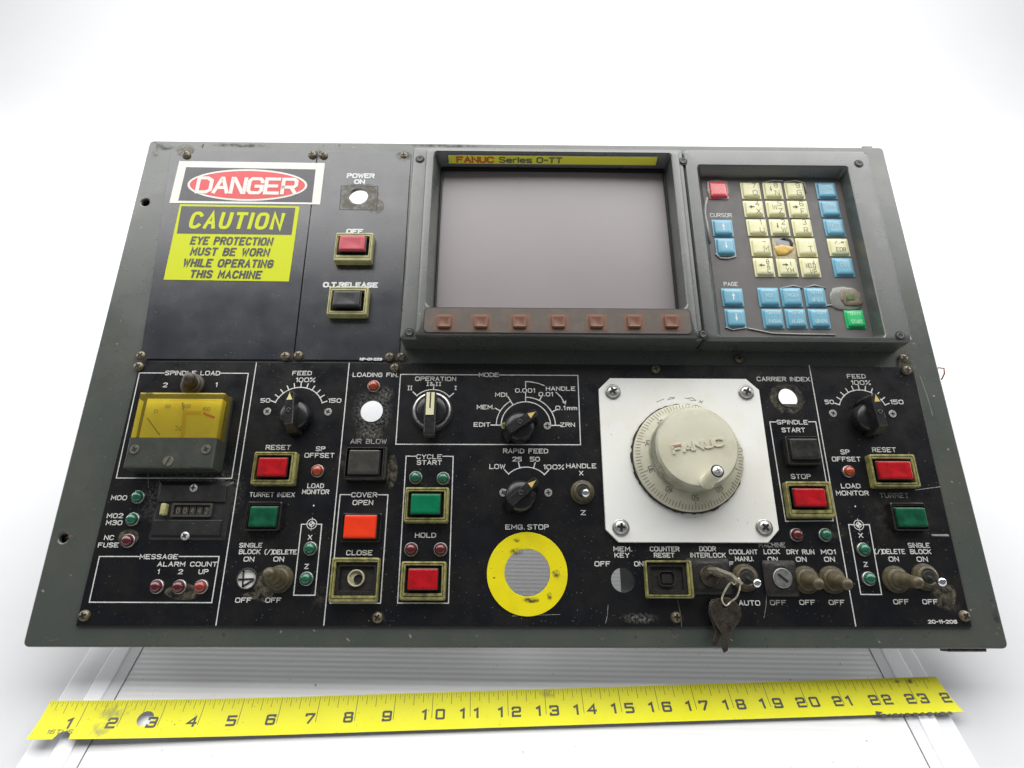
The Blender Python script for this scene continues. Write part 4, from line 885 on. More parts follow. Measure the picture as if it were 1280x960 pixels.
mb.build('red_paint_trace', o, (tc[0] - kc[0], tc[1] - kc[1], KH + .0001))
b0 = Vector((*at(883.6, 602.5, KH), KH)); CH_ = .0505; b1 = Vector((*at(896.7, 588.8, CH_), CH_)); dd = b1 - b0; Lh = dd.length
mb = MB(); mb.lathe([(.0052, 0), (.0047, .001), (.0044, Lh * .5), (.0047, Lh - .001), (.0043, Lh)], M_DIAL, 24)
hd = mb.build('crank_handle', o, (b0.x - kc[0], b0.y - kc[1], KH)); hd.rotation_mode = 'QUATERNION'; hd.rotation_quaternion = Vector((0, 0, 1)).rotation_difference(dd.normalized()); smooth_by_angle(hd.data, 40)
hd.parent = hw; hd.location = (b0.x - cu_, b0.y - cv_, KH)
s2 = MB(); s2.lathe([(.0044, Lh + .00005), (.0041, Lh + .0002)], M_DARK, 24); s2.lathe([(.0034, Lh), (.0033, Lh + .0009), (.0026, Lh + .0014), (.0008, Lh + .0015)], M_ZINC, 20)
for a in (.3, .3 + PI / 2):
    c_, s_ = math.cos(a), math.sin(a); s2.add([(c_ * x - s_ * y, s_ * x + c_ * y, Lh + .0016 + a * .00002) for x, y in ((-.0018, -.0003), (.0018, -.0003), (.0018, .0003), (-.0018, .0003))], [[0, 1, 2, 3]], M_DARK)
s2.build('handle_screw', hd)
# faint arrows and signs above the dial
for pts, nm in (([(821, 502.6), (830, 498.5)], 'minus_sign'), ([(842, 498), (834.5, 499.8), (838, 496.6), (843.5, 497.2)], 'printed_arrow'), ([(856, 497.5), (861.5, 498.6)], 'printed_line'), ([(863, 500.5), (870, 500.6), (865.5, 497.2), (861, 497.6)], 'printed_arrow'), ([(874.5, 500), (877.5, 504)], 'plus_sign'), ([(873.5, 503), (879, 501.4)], 'plus_sign')):
    mb = MB(); mb.ribbon([at(*p, PH) for p in pts], .00035, PH + .0001, M_TICK); q = mb.build(nm, hw); q.location = (-cu_, -cv_, 0)

# ---------------------------------------------------------------- analog meter
M_DUL = mat('dull_olive_screw', (.16, .155, .125), .5, .4, dirt=(.05, .045, .035), amt=.6, scale=500)
S_DL = screw_mesh(.0029, .0006, M_DUL, flat=True)
MH = .0165
fu0 = (at(173.8, 490, MH)[0] + at(155, 585, MH)[0]) / 2; fu1 = (at(278.3, 491, MH)[0] + at(266.2, 585, MH)[0]) / 2
fv1 = at(226, 490.5, MH)[1]; fv0 = at(210, 585, MH)[1]; fvm = at(215, 547.5, MH)[1]
mx, my = (fu0 + fu1) / 2, (fv0 + fv1) / 2; hw_, hh_ = (fu1 - fu0) / 2, (fv1 - fv0) / 2; ym = fvm - my
met = MB().loft([rr(0, 0, 2 * hw_ + .002, 2 * hh_ + .002, .002, FT), rr(0, 0, 2 * hw_ + .002, 2 * hh_ + .002, .002, .0045)], M_MCOV, False, True).build('analog_meter', R3, (mx, my, 0), 0, 'yellowed square panel meter with an olive grey lower cover')
mb = MB(); mb.box(-hw_ + .003, ym, .0046, hw_ - .003, hh_ - .003, .0110, M_MFACE, .0005); mb.build('scale_card', met)
mb = MB(); P = lambda z, i: [(-hw_ + i, ym + .0004, z), (hw_ - i, ym + .0004, z), (hw_ - i, hh_ - i, z), (-hw_ + i, hh_ - i, z)]
mb.loft([P(.0046, 0), P(MH - .001, 0), P(MH, .001)], M_AMBER, False, True); mb.build('amber_window', met)
mb = MB(); P = lambda z, i: [(-hw_ - .0003 + i, -hh_ + i, z), (hw_ + .0003 - i, -hh_ + i, z), (hw_ + .0003 - i, ym, z), (-hw_ - .0003 + i, ym, z)]
mb.loft([P(.0046, -.0004), P(MH - .0008, 0), P(MH + .0003, .0010)], M_MCOV, False, True); mb.build('lower_cover', met)
for px, py, me, nm in ((168.7, 562, S_DL, 'screw'), (258, 562, S_DL, 'screw')):
    u, v = at(px, py, MH); q = obj(nm, me, met, (u - mx, v - my, MH + .0004), .4); q.scale = (1.15, 1.15, 1)
u, v = at(210.4, 576.6, MH); mb = MB(); mb.lathe([(.0037, MH + .0003), (.0035, MH + .0009)], M_DUL, 22); q = mb.build('zero_adjuster', met, (u - mx, v - my, 0), -.3)
mb = MB(); mb.box(-.0004, -.0034, MH + .0009, .0004, .0034, MH + .0010, M_DARK); mb.build('adjuster_slot', met, (u - mx, v - my, 0), -.35)
mb = MB(); zz = .0112
def mp(px, py): u, v = at(px, py, zz); return (u - mx, v - my)
mb.ribbon([mp(184.5, 523), mp(200, 544)], .0006, zz + .0003, M_TICK); mb.build('needle', met)
mb = MB(); mb.ribbon([mp(255, 516.8), mp(267.5, 521.8)], .0016, zz + .0003, mat('red_scale_band', (.75, .05, .02), .5)); mb.build('red_band', met)
mb = MB(); mb.ribbon([mp(233, 515), mp(250, 516)], .0022, zz + .0002, mat('orange_scale_stain', (.74, .48, .03), .5)); mb.ribbon([mp(231, 515), mp(228, 545)], .0026, zz + .0001, MC['orange_scale_stain']); mb.build('stain', met)
u, v = mp(223.5, 535.5); text_mb('%', .0042, .0032, .0004, M_TICKF).build('scale_number', met, (u, v, zz + .0003))
for s_, px, py in (('0', 195, 514), ('50', 210, 508), ('100', 234, 507.5), ('150', 258, 511.5)):
    u, v = mp(px, py); text_mb(s_, .0015 * len(s_) + .0006, .0022, .0004, M_TICKF).build('scale_number', met, (u, v, zz + .0003))
for k in range(9):
    pass
mb = MB(); mb.ribbon([mp(228.5, 504), mp(229.5, 512)], .0012, zz + .0004, M_TICKF); mb.build('dark_mark', met)

# ---------------------------------------------------------------- tally counter
CHh = .0050
cq = [at(200.5, 606, CHh), at(286.5, 606, CHh), at(272, 668.5, CHh), at(188.5, 669, CHh)]
cx_, cy_ = sum(p[0] for p in cq) / 4, sum(p[1] for p in cq) / 4; cw_ = (cq[1][0] - cq[0][0] + cq[2][0] - cq[3][0]) / 2; chh = (cq[0][1] - cq[3][1] + cq[1][1] - cq[2][1]) / 2
yb1 = at(240, 627.5, CHh)[1] - cy_; yb0 = at(235, 649.5, CHh)[1] - cy_
M_CTR = mat('black_counter_plastic', (.016, .016, .017), .38, dirt=(.032, .030, .027), amt=.4, scale=90, specks=.8, scol=(.2, .19, .17), sscale=700)
mb = MB(); mb.loft([rr(0, 0, cw_ + .006, chh + .006, .001, FT), rr(0, 0, cw_ + .003, chh + .003, .001, .0028), rr(0, 0, cw_, chh, .0008, .0034)], M_CTR)
mb.box(-cw_ / 2, yb1, .003, cw_ / 2, chh / 2, CHh, M_CTR, .0006); mb.box(-cw_ / 2, -chh / 2, .003, cw_ / 2, yb0, CHh, M_CTR, .0006)
ctr = mb.build('tally_counter', R3, (cx_, cy_, 0), 0, 'black mechanical counter with a small digit window and yellow reset key')
def cp(px, py, h=CHh): u, v = at(px, py, h); return u - cx_, v - cy_
a, b_ = cp(213, 646), cp(266.5, 629)
mb = MB(); mb.loft([rr((a[0] + b_[0]) / 2, (a[1] + b_[1]) / 2, b_[0] - a[0], b_[1] - a[1], .0006, .0036), rr((a[0] + b_[0]) / 2, (a[1] + b_[1]) / 2, b_[0] - a[0], b_[1] - a[1], .0006, .0056), rr((a[0] + b_[0]) / 2, (a[1] + b_[1]) / 2, b_[0] - a[0] - .003, b_[1] - a[1] - .0028, .0004, .0056),
                    rr((a[0] + b_[0]) / 2, (a[1] + b_[1]) / 2, b_[0] - a[0] - .003, b_[1] - a[1] - .0028, .0004, .0040)], mat('grey_window_frame', (.05, .047, .04), .4, dirt=(.09, .08, .06), amt=.6, scale=200), False, False); mb.build('window_frame', ctr)
for k, s_ in enumerate('00442'):
    x_ = a[0] + (b_[0] - a[0]) * (.15 + .178 * k); y_ = (a[1] + b_[1]) / 2 - .0004
    mb = MB(); mb.loft([rr(x_, y_, .0042, .0062, .0004, .0036), rr(x_, y_, .0042, .0062, .0004, .0044)], mat('dark_digit_wheel', (.03, .028, .024), .5)); mb.build('digit_wheel', ctr)
    text_mb(s_, .0017, .0035, .00042, mat('cream_digit', (.25, .235, .18), .6, dirt=(.05, .045, .035), amt=.9, scale=500)).build('counter_digit', ctr, (x_, y_, .0046))
a, b_ = cp(198.5, 643.5, .008), cp(207.6, 629, .008)
mb = MB(); mb.box(a[0], a[1], .0036, b_[0], b_[1], .0085, M_YCLEAN, .0008); mb.build('reset_key', ctr)
for px, py in ((241.9, 610), (231.2, 669.8)):
    c = cp(px, py); obj('screw', S_CT, ctr, (c[0], c[1], CHh - .0006), random.uniform(0, 1)).scale = (1, 1, 1.2)

mb = MB(); mb.tube([(*at(x, y), z) for x, y, z in ((1171, 462, -.006), (1175, 458.5, -.002), (1179, 461, .001), (1180.5, 467, 0), (1180, 473, -.003))], .0006, mat('dull_red_wire', (.35, .12, .08), .5), 6); mb.build('loose_wire', R3)
# ---------------------------------------------------------------- stickers
def free_quad(mb, p, h, mt): mb.add([(*at(x, y, h), h) for x, y in p], [[0, 1, 2, 3]], mt)
def sticker_text(me, cx, cy, parent, h, ang):
    u, v = at(cx, cy, h); return obj('lettering', me, parent, (u, v, h), ang)
def wid(cx, cy, w_, h): return at(cx + w_ / 2, cy, h)[0] - at(cx - w_ / 2, cy, h)[0]
def hei(cx, cy, h_, h): return at(cx, cy - h_ / 2, h)[1] - at(cx, cy + h_ / 2, h)[1]
s1 = FT + .0003
mb = MB(); P = [(*at(x, y, s1), 0) for x, y in ((211.6, 253.7), (400, 255.5), (406.2, 203.8), (224.2, 201.2))]
mb.loft([[(p[0], p[1], FT + .00005) for p in P], [(p[0], p[1], s1) for p in P]], M_STW)
dg_ = mb.build('danger_sticker', R3, label='white and black DANGER sticker with a red oval')
mb = MB(); free_quad(mb, ((222.8, 250.8), (389.9, 253), (394.6, 211.7), (232.6, 208.8)), s1 + .00006, M_STB); mb.build('black_field', dg_)
ac = at(309.4, 231.2, s1); an = math.atan2(at(400, 232.8, s1)[1] - at(216, 229.8, s1)[1], at(400, 232.8, s1)[0] - at(216, 229.8, s1)[0])
rx, ry = wid(309.4, 231, 150, s1) / 2, hei(309.4, 231, 39.5, s1) / 2
for q, mt, z in ((1, M_STW, .00012), (.962, M_STR, .00018)):
    mb = MB(); qq = q if q == 1 else .89; mb.add([(rx * q * math.cos(t), ry * qq * math.sin(t), 0) for t in [2 * PI * k / 64 for k in range(64)]], [list(range(64))], mt); mb.build('oval_border' if q == 1 else 'red_oval', dg_, (ac[0], ac[1], s1 + z), an)
DG = {'D': '00 06 36 4.45 4.41 30 00', 'A': '00 26 2.46 4.40|1.02 3.42', 'N': '00 06 0.66 3.80 4.40 4.46', 'G': '4.44.6 4.45 3.66 0.86 05 01 0.80 3.60 4.41 4.42.8 2.42.8', 'E': '4.26 06 00 4.20|03 3.63', 'R': '00 06 3.66 4.45.2 4.43.4 3.62.6 02.6|2.82.6 4.40'}
mb = MB(); W = wid(309, 232, 126, s1); H = hei(309, 232, 19, s1); k0 = 0
for k, c_ in enumerate('DANGER'):
    for l in DG[c_].split('|'):
        P = [(((parse(t)[0] + (k - 2.5) * 5.75) - 2.2) * W / 34, (parse(t)[1] - 3) * H / 6 * .92) for t in l.split()]; mb.ribbon(P, .0031, .00001 * k0, M_STW); k0 += 1
me = mb.mesh('lettering'); sticker_text(me, 308.8, 232, dg_, s1 + .00026, an)
s1 = FT + .0003
mb = MB(); P = [(*at(x, y, s1), 0) for x, y in ((204.4, 349.6), (361, 351.8), (374.4, 258), (225, 255.2))]
mb.loft([[(p[0], p[1], FT + .00005) for p in P], [(p[0], p[1], s1) for p in P]], M_STY)
cs = mb.build('caution_sticker', R3, label='yellow CAUTION sticker about eye protection')
mb = MB(); free_quad(mb, ((221, 291.9), (364.5, 293.6), (369.3, 259.6), (226.8, 257.6)), s1 + .00006, M_STB); mb.build('black_field', cs)
an = math.atan2(at(361, 351.8, s1)[1] - at(204.4, 349.6, s1)[1], at(361, 351.8, s1)[0] - at(204.4, 349.6, s1)[0])
for s_, cx, cy, w_, h_, mt, bo in (('CAUTION', 296, 275.8, 119, 21.5, M_STY, .0031), ('EYE PROTECTION', 290, 301.2, 104, 10.4, M_STB, .0016), ('MUST BE WORN', 287.8, 314.8, 100, 10.4, M_STB, .0016), ('WHILE OPERATING', 285.5, 329, 114, 10.6, M_STB, .0016), ('THIS MACHINE', 282.5, 342.9, 91, 10.4, M_STB, .0016)):
    me = bold_mesh(s_, wid(cx, cy, w_, s1), hei(cx, cy, h_, s1), bo, mt, .09, 3.0 if s_ == 'CAUTION' else 2.5); sticker_text(me, cx, cy, cs, s1 + .00015, an)

# ---------------------------------------------------------------- monitor
FH, CHT = .020, .027; CHT_ = CHT
def frame(name, outer_top, inner_top, inner_bot, ht, hb_, mt, parent, foot=0., r=.006, rin=.004, cut=.0025):
    """raised casting with a sloped recess; outer_top/inner rectangles as (u0, v0, u1, v1)"""
    def R(q, i, z, rad, dx=0, dy=0): return rr((q[0] + q[2]) / 2 + dx, (q[1] + q[3]) / 2 + dy, q[2] - q[0] - 2 * i, q[3] - q[1] - 2 * i, rad, z, 6)
    mb = MB(); mb.loft([R(outer_top, -foot, .0002, r + .001), R(outer_top, -foot * .35, ht - cut * 1.6, r), R(outer_top, .0000, ht - cut * .6, r), R(outer_top, cut * .35, ht - cut * .15, r), R(outer_top, cut, ht, r * .8),
                        R(inner_top, -.0006, ht, rin), R(inner_top, 0, ht - .0006, rin), R(inner_bot, 0, hb_, rin * .6)], mt, False, False)
    me = mb.mesh(name); smooth_by_angle(me, 32); return obj(name, me, parent)
def rect(pl, pt, pr, pb, ym, xm, h): return (at(pl, ym, h)[0], at(xm, pb, h)[1], at(pr, ym, h)[0], at(xm, pt, h)[1])
# surrounding flange (covers monitor and keypad), then the raised monitor front
fl = (at(507.5, 310, FH)[0], at(700, 419.5, CHT_)[1] + .0002, at(1117, 322, FH)[0], at(700, 184.5, FH)[1])
kin = (at(884.5, 312, FH)[0], at(1000, 420.5, FH)[1], at(1083, 312, FH)[0], at(970, 207, FH)[1])
kbot = (at(887.8, 315, .009)[0], at(1000, 419.5, .009)[1] - .0015, at(1069.5, 315, .009)[0], at(970, 222.5, .009)[1])
cin_o = (at(525.0, 300, CHT)[0], at(690, 419.5, CHT)[1], at(862, 300, CHT)[0], at(690, 186.0, CHT)[1])
mon = bpy.data.objects.new('monitor_unit', None); COL.objects.link(mon); mon.parent = R3
kp = bpy.data.objects.new('keypad_unit', None); COL.objects.link(kp); kp.parent = R3
split = (at(866, 300, FH)[0])
# flange of the monitor
mb = MB(); g = (fl[0], fl[1], split, fl[3])
def slab(mb, q, ht, mt, foot=.004, cut=.003, r=.003):
    cx, cy, W, H = (q[0] + q[2]) / 2, (q[1] + q[3]) / 2, q[2] - q[0], q[3] - q[1]
    mb.loft([rr(cx, cy, W + foot, H + foot, r, .0002, 5), rr(cx, cy, W + foot * .3, H + foot * .3, r, ht - cut * 1.5, 5), rr(cx, cy, W, H, r, ht - cut * .55, 5), rr(cx, cy, W - cut * .8, H - cut * .8, r, ht - cut * .12, 5), rr(cx, cy, W - 2 * cut, H - 2 * cut, r * .8, ht, 5)], mt)
    return mb
slab(mb, g, FH, M_CAST, .002); o = mb.build('monitor_flange', mon); smooth_by_angle(o.data, 32)
# raised front with the deep screen recess
rim = (at(537.5, 290, CHT)[0], at(695, 384.5, CHT)[1], at(849.5, 290, CHT)[0], at(690, 190.2, CHT)[1])
scr = (at(547.8, 300, .010)[0], rim[1] + .004, at(838, 300, .010)[0], at(690, 212.5, .010)[1])
def monfront():
    q = cin_o
    def R(qq, i, z, rad): return rr((qq[0] + qq[2]) / 2, (qq[1] + qq[3]) / 2, qq[2] - qq[0] - 2 * i, qq[3] - qq[1] - 2 * i, rad, z, 6)
    c = .003
    mb = MB(); mb.loft([R(q, 0, .0003, .002), R(q, 0, CHT - c * 1.4, .002), R(q, c * .12, CHT - c * .7, .002), R(q, c * .4, CHT - c * .25, .002), R(q, c, CHT, .002), R(rim, -.0008, CHT, .0045), R(rim, 0, CHT - .0008, .0045), R(scr, 0, .0102, .002)], M_CAST, False, False)
    me = mb.mesh('monitor_bezel'); smooth_by_angle(me, 32); return obj('monitor_bezel', me, mon)
# the flange must not close the recess: rebuild it as four bars round the front
bpy.data.objects.remove(o)
rin_ = (cin_o[0] + .001, cin_o[1] + .001, cin_o[2] - .001, cin_o[3] - .001)
frame('monitor_flange', g, rin_, rin_, FH, .001, M_CAST, mon, .0004, .003, .001, .003)
monfront()
mb = MB(); n = 16; vs = []; fs = []
W, H = scr[2] - scr[0], scr[3] - scr[1]
for j in range(n + 1):
    for i in range(n + 1):
        x, y = i / n * 2 - 1, j / n * 2 - 1; vs.append((scr[0] + W * i / n, scr[1] + H * j / n, .0092 + .0032 * (1 - x * x * .5 - y * y * .5) - .0016))
for j in range(n):
    for i in range(n): a = j * (n + 1) + i; fs.append([a, a + 1, a + n + 2, a + n + 1])
mb.add(vs, fs, M_CRT, True); mb.build('screen_glass', mon)
mb = MB()
for q in ((scr[0], scr[3] - .0016, scr[2], scr[3]), (scr[0], scr[1], scr[0] + .001, scr[3] - .0017), (scr[2] - .001, scr[1], scr[2], scr[3] - .0017)): mb.box(q[0], q[1], .0095, q[2], q[3], .0125, M_DARK)
mb.build('screen_gasket', mon)
# yellow nameplate, glued flat to the sloping upper wall of the recess
h1_, h0_ = .0264, .0102; v1_, v0_ = rim[3], scr[3]; wd_ = Vector((0, v0_ - v1_, h0_ - h1_)).normalized(); wn_ = Vector((0, wd_.z, -wd_.y)); wn_ = wn_ if wn_.z > 0 else -wn_
def wall(px, py):
    """where the sight line of a measured point meets the sloping wall, 1.2 mm proud of it"""
    r = ray(px, py); q0 = Vector((0, v1_, h1_)) + wn_ * .0014; nw = EV * wn_.y + EN * wn_.z
    o = O + EV * q0.y + EN * q0.z; P = CAM + r * ((o - CAM).dot(nw) / r.dot(nw)) - O
    return P.dot(EU), (Vector((0, P.dot(EV), P.dot(EN))) - q0).dot(wd_)
a = wall(559.5, 195); b_ = wall(823, 195.6); t0 = (wall(690, 194.8)[1]); t1 = wall(690, 206)[1]
npl = bpy.data.objects.new('nameplate', None)
mb = MB(); X0, X1, Y0, Y1 = a[0], b_[0], -t1, -t0
mb.box(X0, Y0, -.0013, X1, Y1, 0, M_STEEL, .0003); me = mb.mesh('nameplate')
npl = obj('nameplate', me, mon, label='yellow nameplate reading FANUC Series 0-TT')
ex = Vector((1, 0, 0)); ey = -wd_; q0 = Vector((0, v1_, h1_)) + wn_ * .0014
npl.matrix_local = Matrix(((1, ey.x, wn_.x, q0.x), (0, ey.y, wn_.y, q0.y), (0, ey.z, wn_.z, q0.z), (0, 0, 0, 1)))
mb = MB(); mb.box(X0 + .0007, Y0 + .0008, 0, X1 - .0007, Y1 - .0005, .0003, M_NPY); mb.build('yellow_inlay', npl)
def npt(s_, x0, x1, cy, h_, mt, sw):
    p, q = wall(x0, cy), wall(x1, cy); H = abs(wall(690, cy - h_ / 2)[1] - wall(690, cy + h_ / 2)[1]) * .9
    text_mb(s_, q[0] - p[0], H, sw, mt, gap=1.5).build('lettering', npl, ((p[0] + q[0]) / 2, -(p[1] + q[1]) / 2, .0004))
npt('FANUC', 571.5, 616.5, 199.3, 6.8, M_NPR, .0016); npt('Series', 624.5, 664, 199.6, 6.8, M_NPG, .0013); npt('0-TT', 671.5, 702, 200, 6.6, M_NPG, .0014)
# soft keys
sk = (at(530.6, 401, CHT)[0], at(695, 416.3, CHT)[1], at(863.2, 401, CHT)[0], at(695, 386, CHT)[1])
mb = MB(); cxx, cyy, W, H = (sk[0] + sk[2]) / 2, (sk[1] + sk[3]) / 2, sk[2] - sk[0], sk[3] - sk[1]
mb.loft([rr(cxx, cyy, W + .0012, H + .0012, .0040, CHT + .00003, 6), rr(cxx, cyy, W + .0012, H + .0012, .004, CHT + .0001, 6)], M_DARK); mb.build('strip_outline', mon)
mb = MB(); mb.loft([rr(cxx, cyy, W, H, .0037, CHT + .00012, 6), rr(cxx, cyy, W, H, .0037, CHT + .0004, 6)], M_SKP); skp = mb.build('softkey_strip', mon)
for px in (555.3, 601.3, 649.6, 698, 745.5, 793, 839.3):
    u, v = at(px, 401.8, CHT + .0015)
    mb = MB(); mb.loft([rr(0, 0, .0162, .0142, .0008, CHT + .00042), rr(0, 0, .0162, .0142, .0008, CHT + .0005)], M_SKH); mb.build('key_surround', mon, (u, v, 0))
    mb = MB(); mb.loft([rr(0, 0, .0100, .0098, .0008, CHT + .0005), rr(0, 0, .0098, .0096, .0008, CHT + .0024), rr(0, 0, .0086, .0084, .0007, CHT + .0027), rr(0, -.0004, .0060, .0056, .0006, CHT + .0021)], M_SKK); me = mb.mesh('soft_key'); smooth_by_angle(me, 40); obj('soft_key', me, mon, (u, v, 0))
# ---------------------------------------------------------------- keypad
g = (split + .0004, fl[1], fl[2], fl[3])
frame('keypad_bezel', g, kin, kbot, FH, .0085, M_CAST, kp, .0004, .004, .003, .003)
mb = MB(); mb.box(kbot[0] + .0001, kbot[1] + .0001, .005, kbot[2] - .0001, kbot[3] - .0001, .0086, M_SHEET); mb.build('key_membrane', kp)
M_SCR = mat('dark_socket_screw', (.07, .068, .065), .4, .5)
S_HX = screw_mesh(.0029, .0004, M_BLK, mat('grey_socket', (.22, .22, .22), .5), flat=True, hexs=True)
S_RC = MB().lathe([(.0039, .0001), (.0038, .0002)], M_DARK, 20).mesh('screw_recess')
for px, py, par in ((525, 199.2, mon), (511.3, 423.6, mon), (853.5, 201.8, mon), (1073.4, 204.8, kp), (879.5, 425.2, kp), (1126.4, 425.6, kp)):
    h = FH; u, v = at(px, py, h); 
    u = min(max(u, fl[0] + .005), fl[2] - .005); v = min(max(v, fl[1] + .0045), fl[3] - .0045)
    obj('screw_recess', S_RC, par, (u, v, h)); 
    mb = MB(); mb.lathe([(.0027, h + .0002), (.0026, h + .0007), (.0019, h + .0008), (.0012, h + .0003)], M_SCR, 20); mb.build('bezel_screw', par, (u, v, 0))
KZ = .0088
def kxy(x, y): return 840 + x / 3.428, 180 + y / 3.428
def key(x0, y0, x1, y1, mt, texts=(), sheetm=None, label_=None, dome=1.):
    h = KZ + .0022
    ax, ay = kxy(x0, y0); bx, by = kxy(x1, y1); cx, cy = (ax + bx) / 2, (ay + by) / 2
    # the frame leans with the perspective, so widths are measured along the middle
    u, v = at(cx, cy, h - .0015); W = at(bx, cy, h)[0] - at(ax, cy, h)[0]; H = at(cx, ay, h)[1] - at(cx, by, h)[1]
    lean = abs(at(cx, ay, h)[0] - at(cx, by, h)[0]); W = W - lean * .80
    W = max(.0128, min(W, .0205)); 
    mb = MB(); b_ = .0003
    mb.loft([rr(0, 0, W, H, .0006, KZ - .0001, 5), rr(0, 0, W, H, .0006, KZ + .0004, 5), rr(0, -.0002, W * .87, H * .86, .0012, KZ + .0006, 5), rr(0, -.0002, W * .84, H * .83, .0014, KZ + .0019, 5), rr(0, -.0002, W * .78, H * .77, .0014, KZ + .0024, 5), rr(0, -.0002, W * .5, H * .5, .0012, KZ + .0025, 5)], mt)
    me = mb.mesh('key'); smooth_by_angle(me, 45); o = obj('key', me, kp, (u, v, 0), 0, label_)
    mb = MB(); n_ = 0
    for s_, fx, fy, fw, fh, tm in texts:
        if s_ in '<>^_':
            p = {'<': [(1, .25), (0, .25), (0, .8), (-1, 0), (0, -.8), (0, -.25), (1, -.25)], '>': [(-1, .25), (0, .25), (0, .8), (1, 0), (0, -.8), (0, -.25), (-1, -.25)],
                 '^': [(.28, -1), (.28, 0), (.8, 0), (0, 1), (-.8, 0), (-.28, 0), (-.28, -1)], '_': [(.28, 1), (.28, 0), (.8, 0), (0, -1), (-.8, 0), (-.28, 0), (-.28, 1)]}[s_]
            k = (W * fw * .5, H * fh * .5); mb.add([(fx * W / 2 + q_[0] * k[0], fy * H / 2 + q_[1] * k[1], KZ + .00262) for q_ in p], [list(range(7))], tm)
        else: text_mb(s_, W * fw * .9, H * fh * .92, .00040 if tm is M_KINK else .0005, tm, KZ + .00262, mb=mb, off=(fx * W / 2 * .9, fy * H / 2 * 1.25 * (.8 if abs(fy) > .45 else 1)))
    if texts: mb.build('key_print', o)
    return o
K, Wt = M_KINK, M_KINKW
key(152, 160, 243, 235, M_KEYR, (('//', 0, -.1, .4, .35, mat('scratch_pale', (.75, .35, .33), .5)),), label_='glossy red reset key')
rows = [[(292, 165, 383, 235, (('7', .35, .38, .2, .3, K), ('O', .35, -.32, .24, .3, K))), (387, 165, 478, 235, (('8', .3, .4, .2, .28, K), ('N', .34, -.32, .24, .3, K), ('_', -.3, .05, .12, .3, K))), (480, 165, 572, 235, (('9', .3, .38, .2, .3, K), ('G', .34, -.32, .24, .3, K)))],
        [(304, 243, 397, 313, (('4', .35, .4, .2, .3, K), ('X', .4, -.34, .22, .3, K), ('<', -.28, .1, .28, .26, K))), (400, 243, 490, 313, (('5', .4, .42, .18, .3, K), ('Z', .4, -.32, .22, .3, K), ('W', -.2, .05, .3, .3, K))), (493, 243, 590, 315, (('6', .3, .4, .2, .3, K), ('F', .3, -.32, .18, .3, K), ('>', -.35, .1, .26, .26, K)))],
        [(318, 322, 412, 393, (('1', .35, .4, .06, .3, K), ('U', .4, -.34, .22, .3, K))), (415, 322, 508, 393, (('2', .35, .4, .2, .3, K), ('W', .34, -.32, .28, .3, K), ('_', -.3, .05, .14, .34, K))), (512, 322, 605, 395, (('3', .2, .4, .2, .3, K), ('R', .24, -.34, .22, .3, K)))],
        [(333, 403, 430, 480, (('-', .3, .5, .16, .2, K), ('M', .44, -.24, .26, .34, K))), None, (528, 403, 625, 483, (('.', .2, .5, .04, .2, K), ('T', .3, -.24, .22, .32, K)))],
        [(347, 488, 443, 568, (('B', .36, .5, .14, .22, K), ('A', .36, 0, .16, .24, K), ('C', .36, -.5, .14, .22, K), ('<', -.3, .1, .3, .2, K))), (446, 488, 543, 568, (('I', .3, .2, .1, .24, K), ('Y', -.15, -.35, .16, .24, K), ('H', .34, -.35, .16, .24, K), ('>', -.25, .15, .3, .2, K))),
         (545, 488, 640, 570, (('J', .28, .5, .12, .22, K), ('NO.', -.25, .05, .34, .24, K), ('Q', .36, .02, .14, .24, K), ('V', -.1, -.45, .14, .24, K), ('P', .34, -.45, .14, .24, K)))]]
for r_ in rows:
    for q_ in r_:
        if q_: key(*q_[:4], M_KEYC, q_[4])
for x0, y0, x1, y1, mt, tx_ in ((613, 165, 710, 235, M_KEYB, (('ALTER', 0, .1, .55, .16, Wt),)), (630, 243, 725, 313, M_KEYB, (('INSRT', 0, .1, .5, .16, Wt),)), (648, 322, 745, 395, M_KEYB, (('DELET', 0, .1, .52, .16, Wt),)),
                               (665, 405, 765, 480, M_KEYC, (('/.=', 0, .35, .5, .18, K), ('EOB', .05, -.3, .5, .22, K))), (685, 488, 785, 568, M_KEYB, (('CAN', 0, .1, .4, .18, Wt),)),
                               (170, 324, 265, 395, M_KEYB, (('^', 0, 0, .2, .4, M_SILK),)), (183, 403, 275, 478, M_KEYB, (('_', 0, 0, .2, .4, M_SILK),)), (210, 618, 310, 695, M_KEYB, (('^', 0, 0, .2, .4, M_SILK),)), (225, 706, 320, 788, M_KEYB, (('_', 0, 0, .2, .4, M_SILK),)),
                               (366, 615, 465, 697, M_KEYB, (('POS', 0, .05, .4, .2, Wt),)), (463, 615, 562, 697, M_KEYB, (('PRGRM', 0, .05, .62, .2, Wt),)), (565, 615, 665, 697, M_KEYB, (('MENU', 0, .3, .5, .18, Wt), ('OFSET', 0, -.3, .56, .18, Wt))),
                               (384, 706, 483, 790, M_KEYB, (('DGNOS', 0, .4, .6, .17, Wt), ('PARAM', 0, -.3, .6, .18, Wt))), (482, 706, 582, 790, M_KEYB, (('OPR', 0, .4, .4, .18, Wt), ('ALARM', 0, -.3, .62, .2, Wt))), (582, 706, 682, 790, M_KEYB, (('AUX', 0, .4, .34, .18, Wt), ('GRAPH', 0, -.3, .6, .18, Wt))),
                               (737, 712, 833, 790, M_KEYG, (('OUTPT', 0, .4, .6, .17, mat('pale_green_print', (.35, .75, .45), .5)), ('START', 0, -.3, .62, .2, MC['pale_green_print'])))):
    key(x0, y0, x1, y1, mt, tx_)
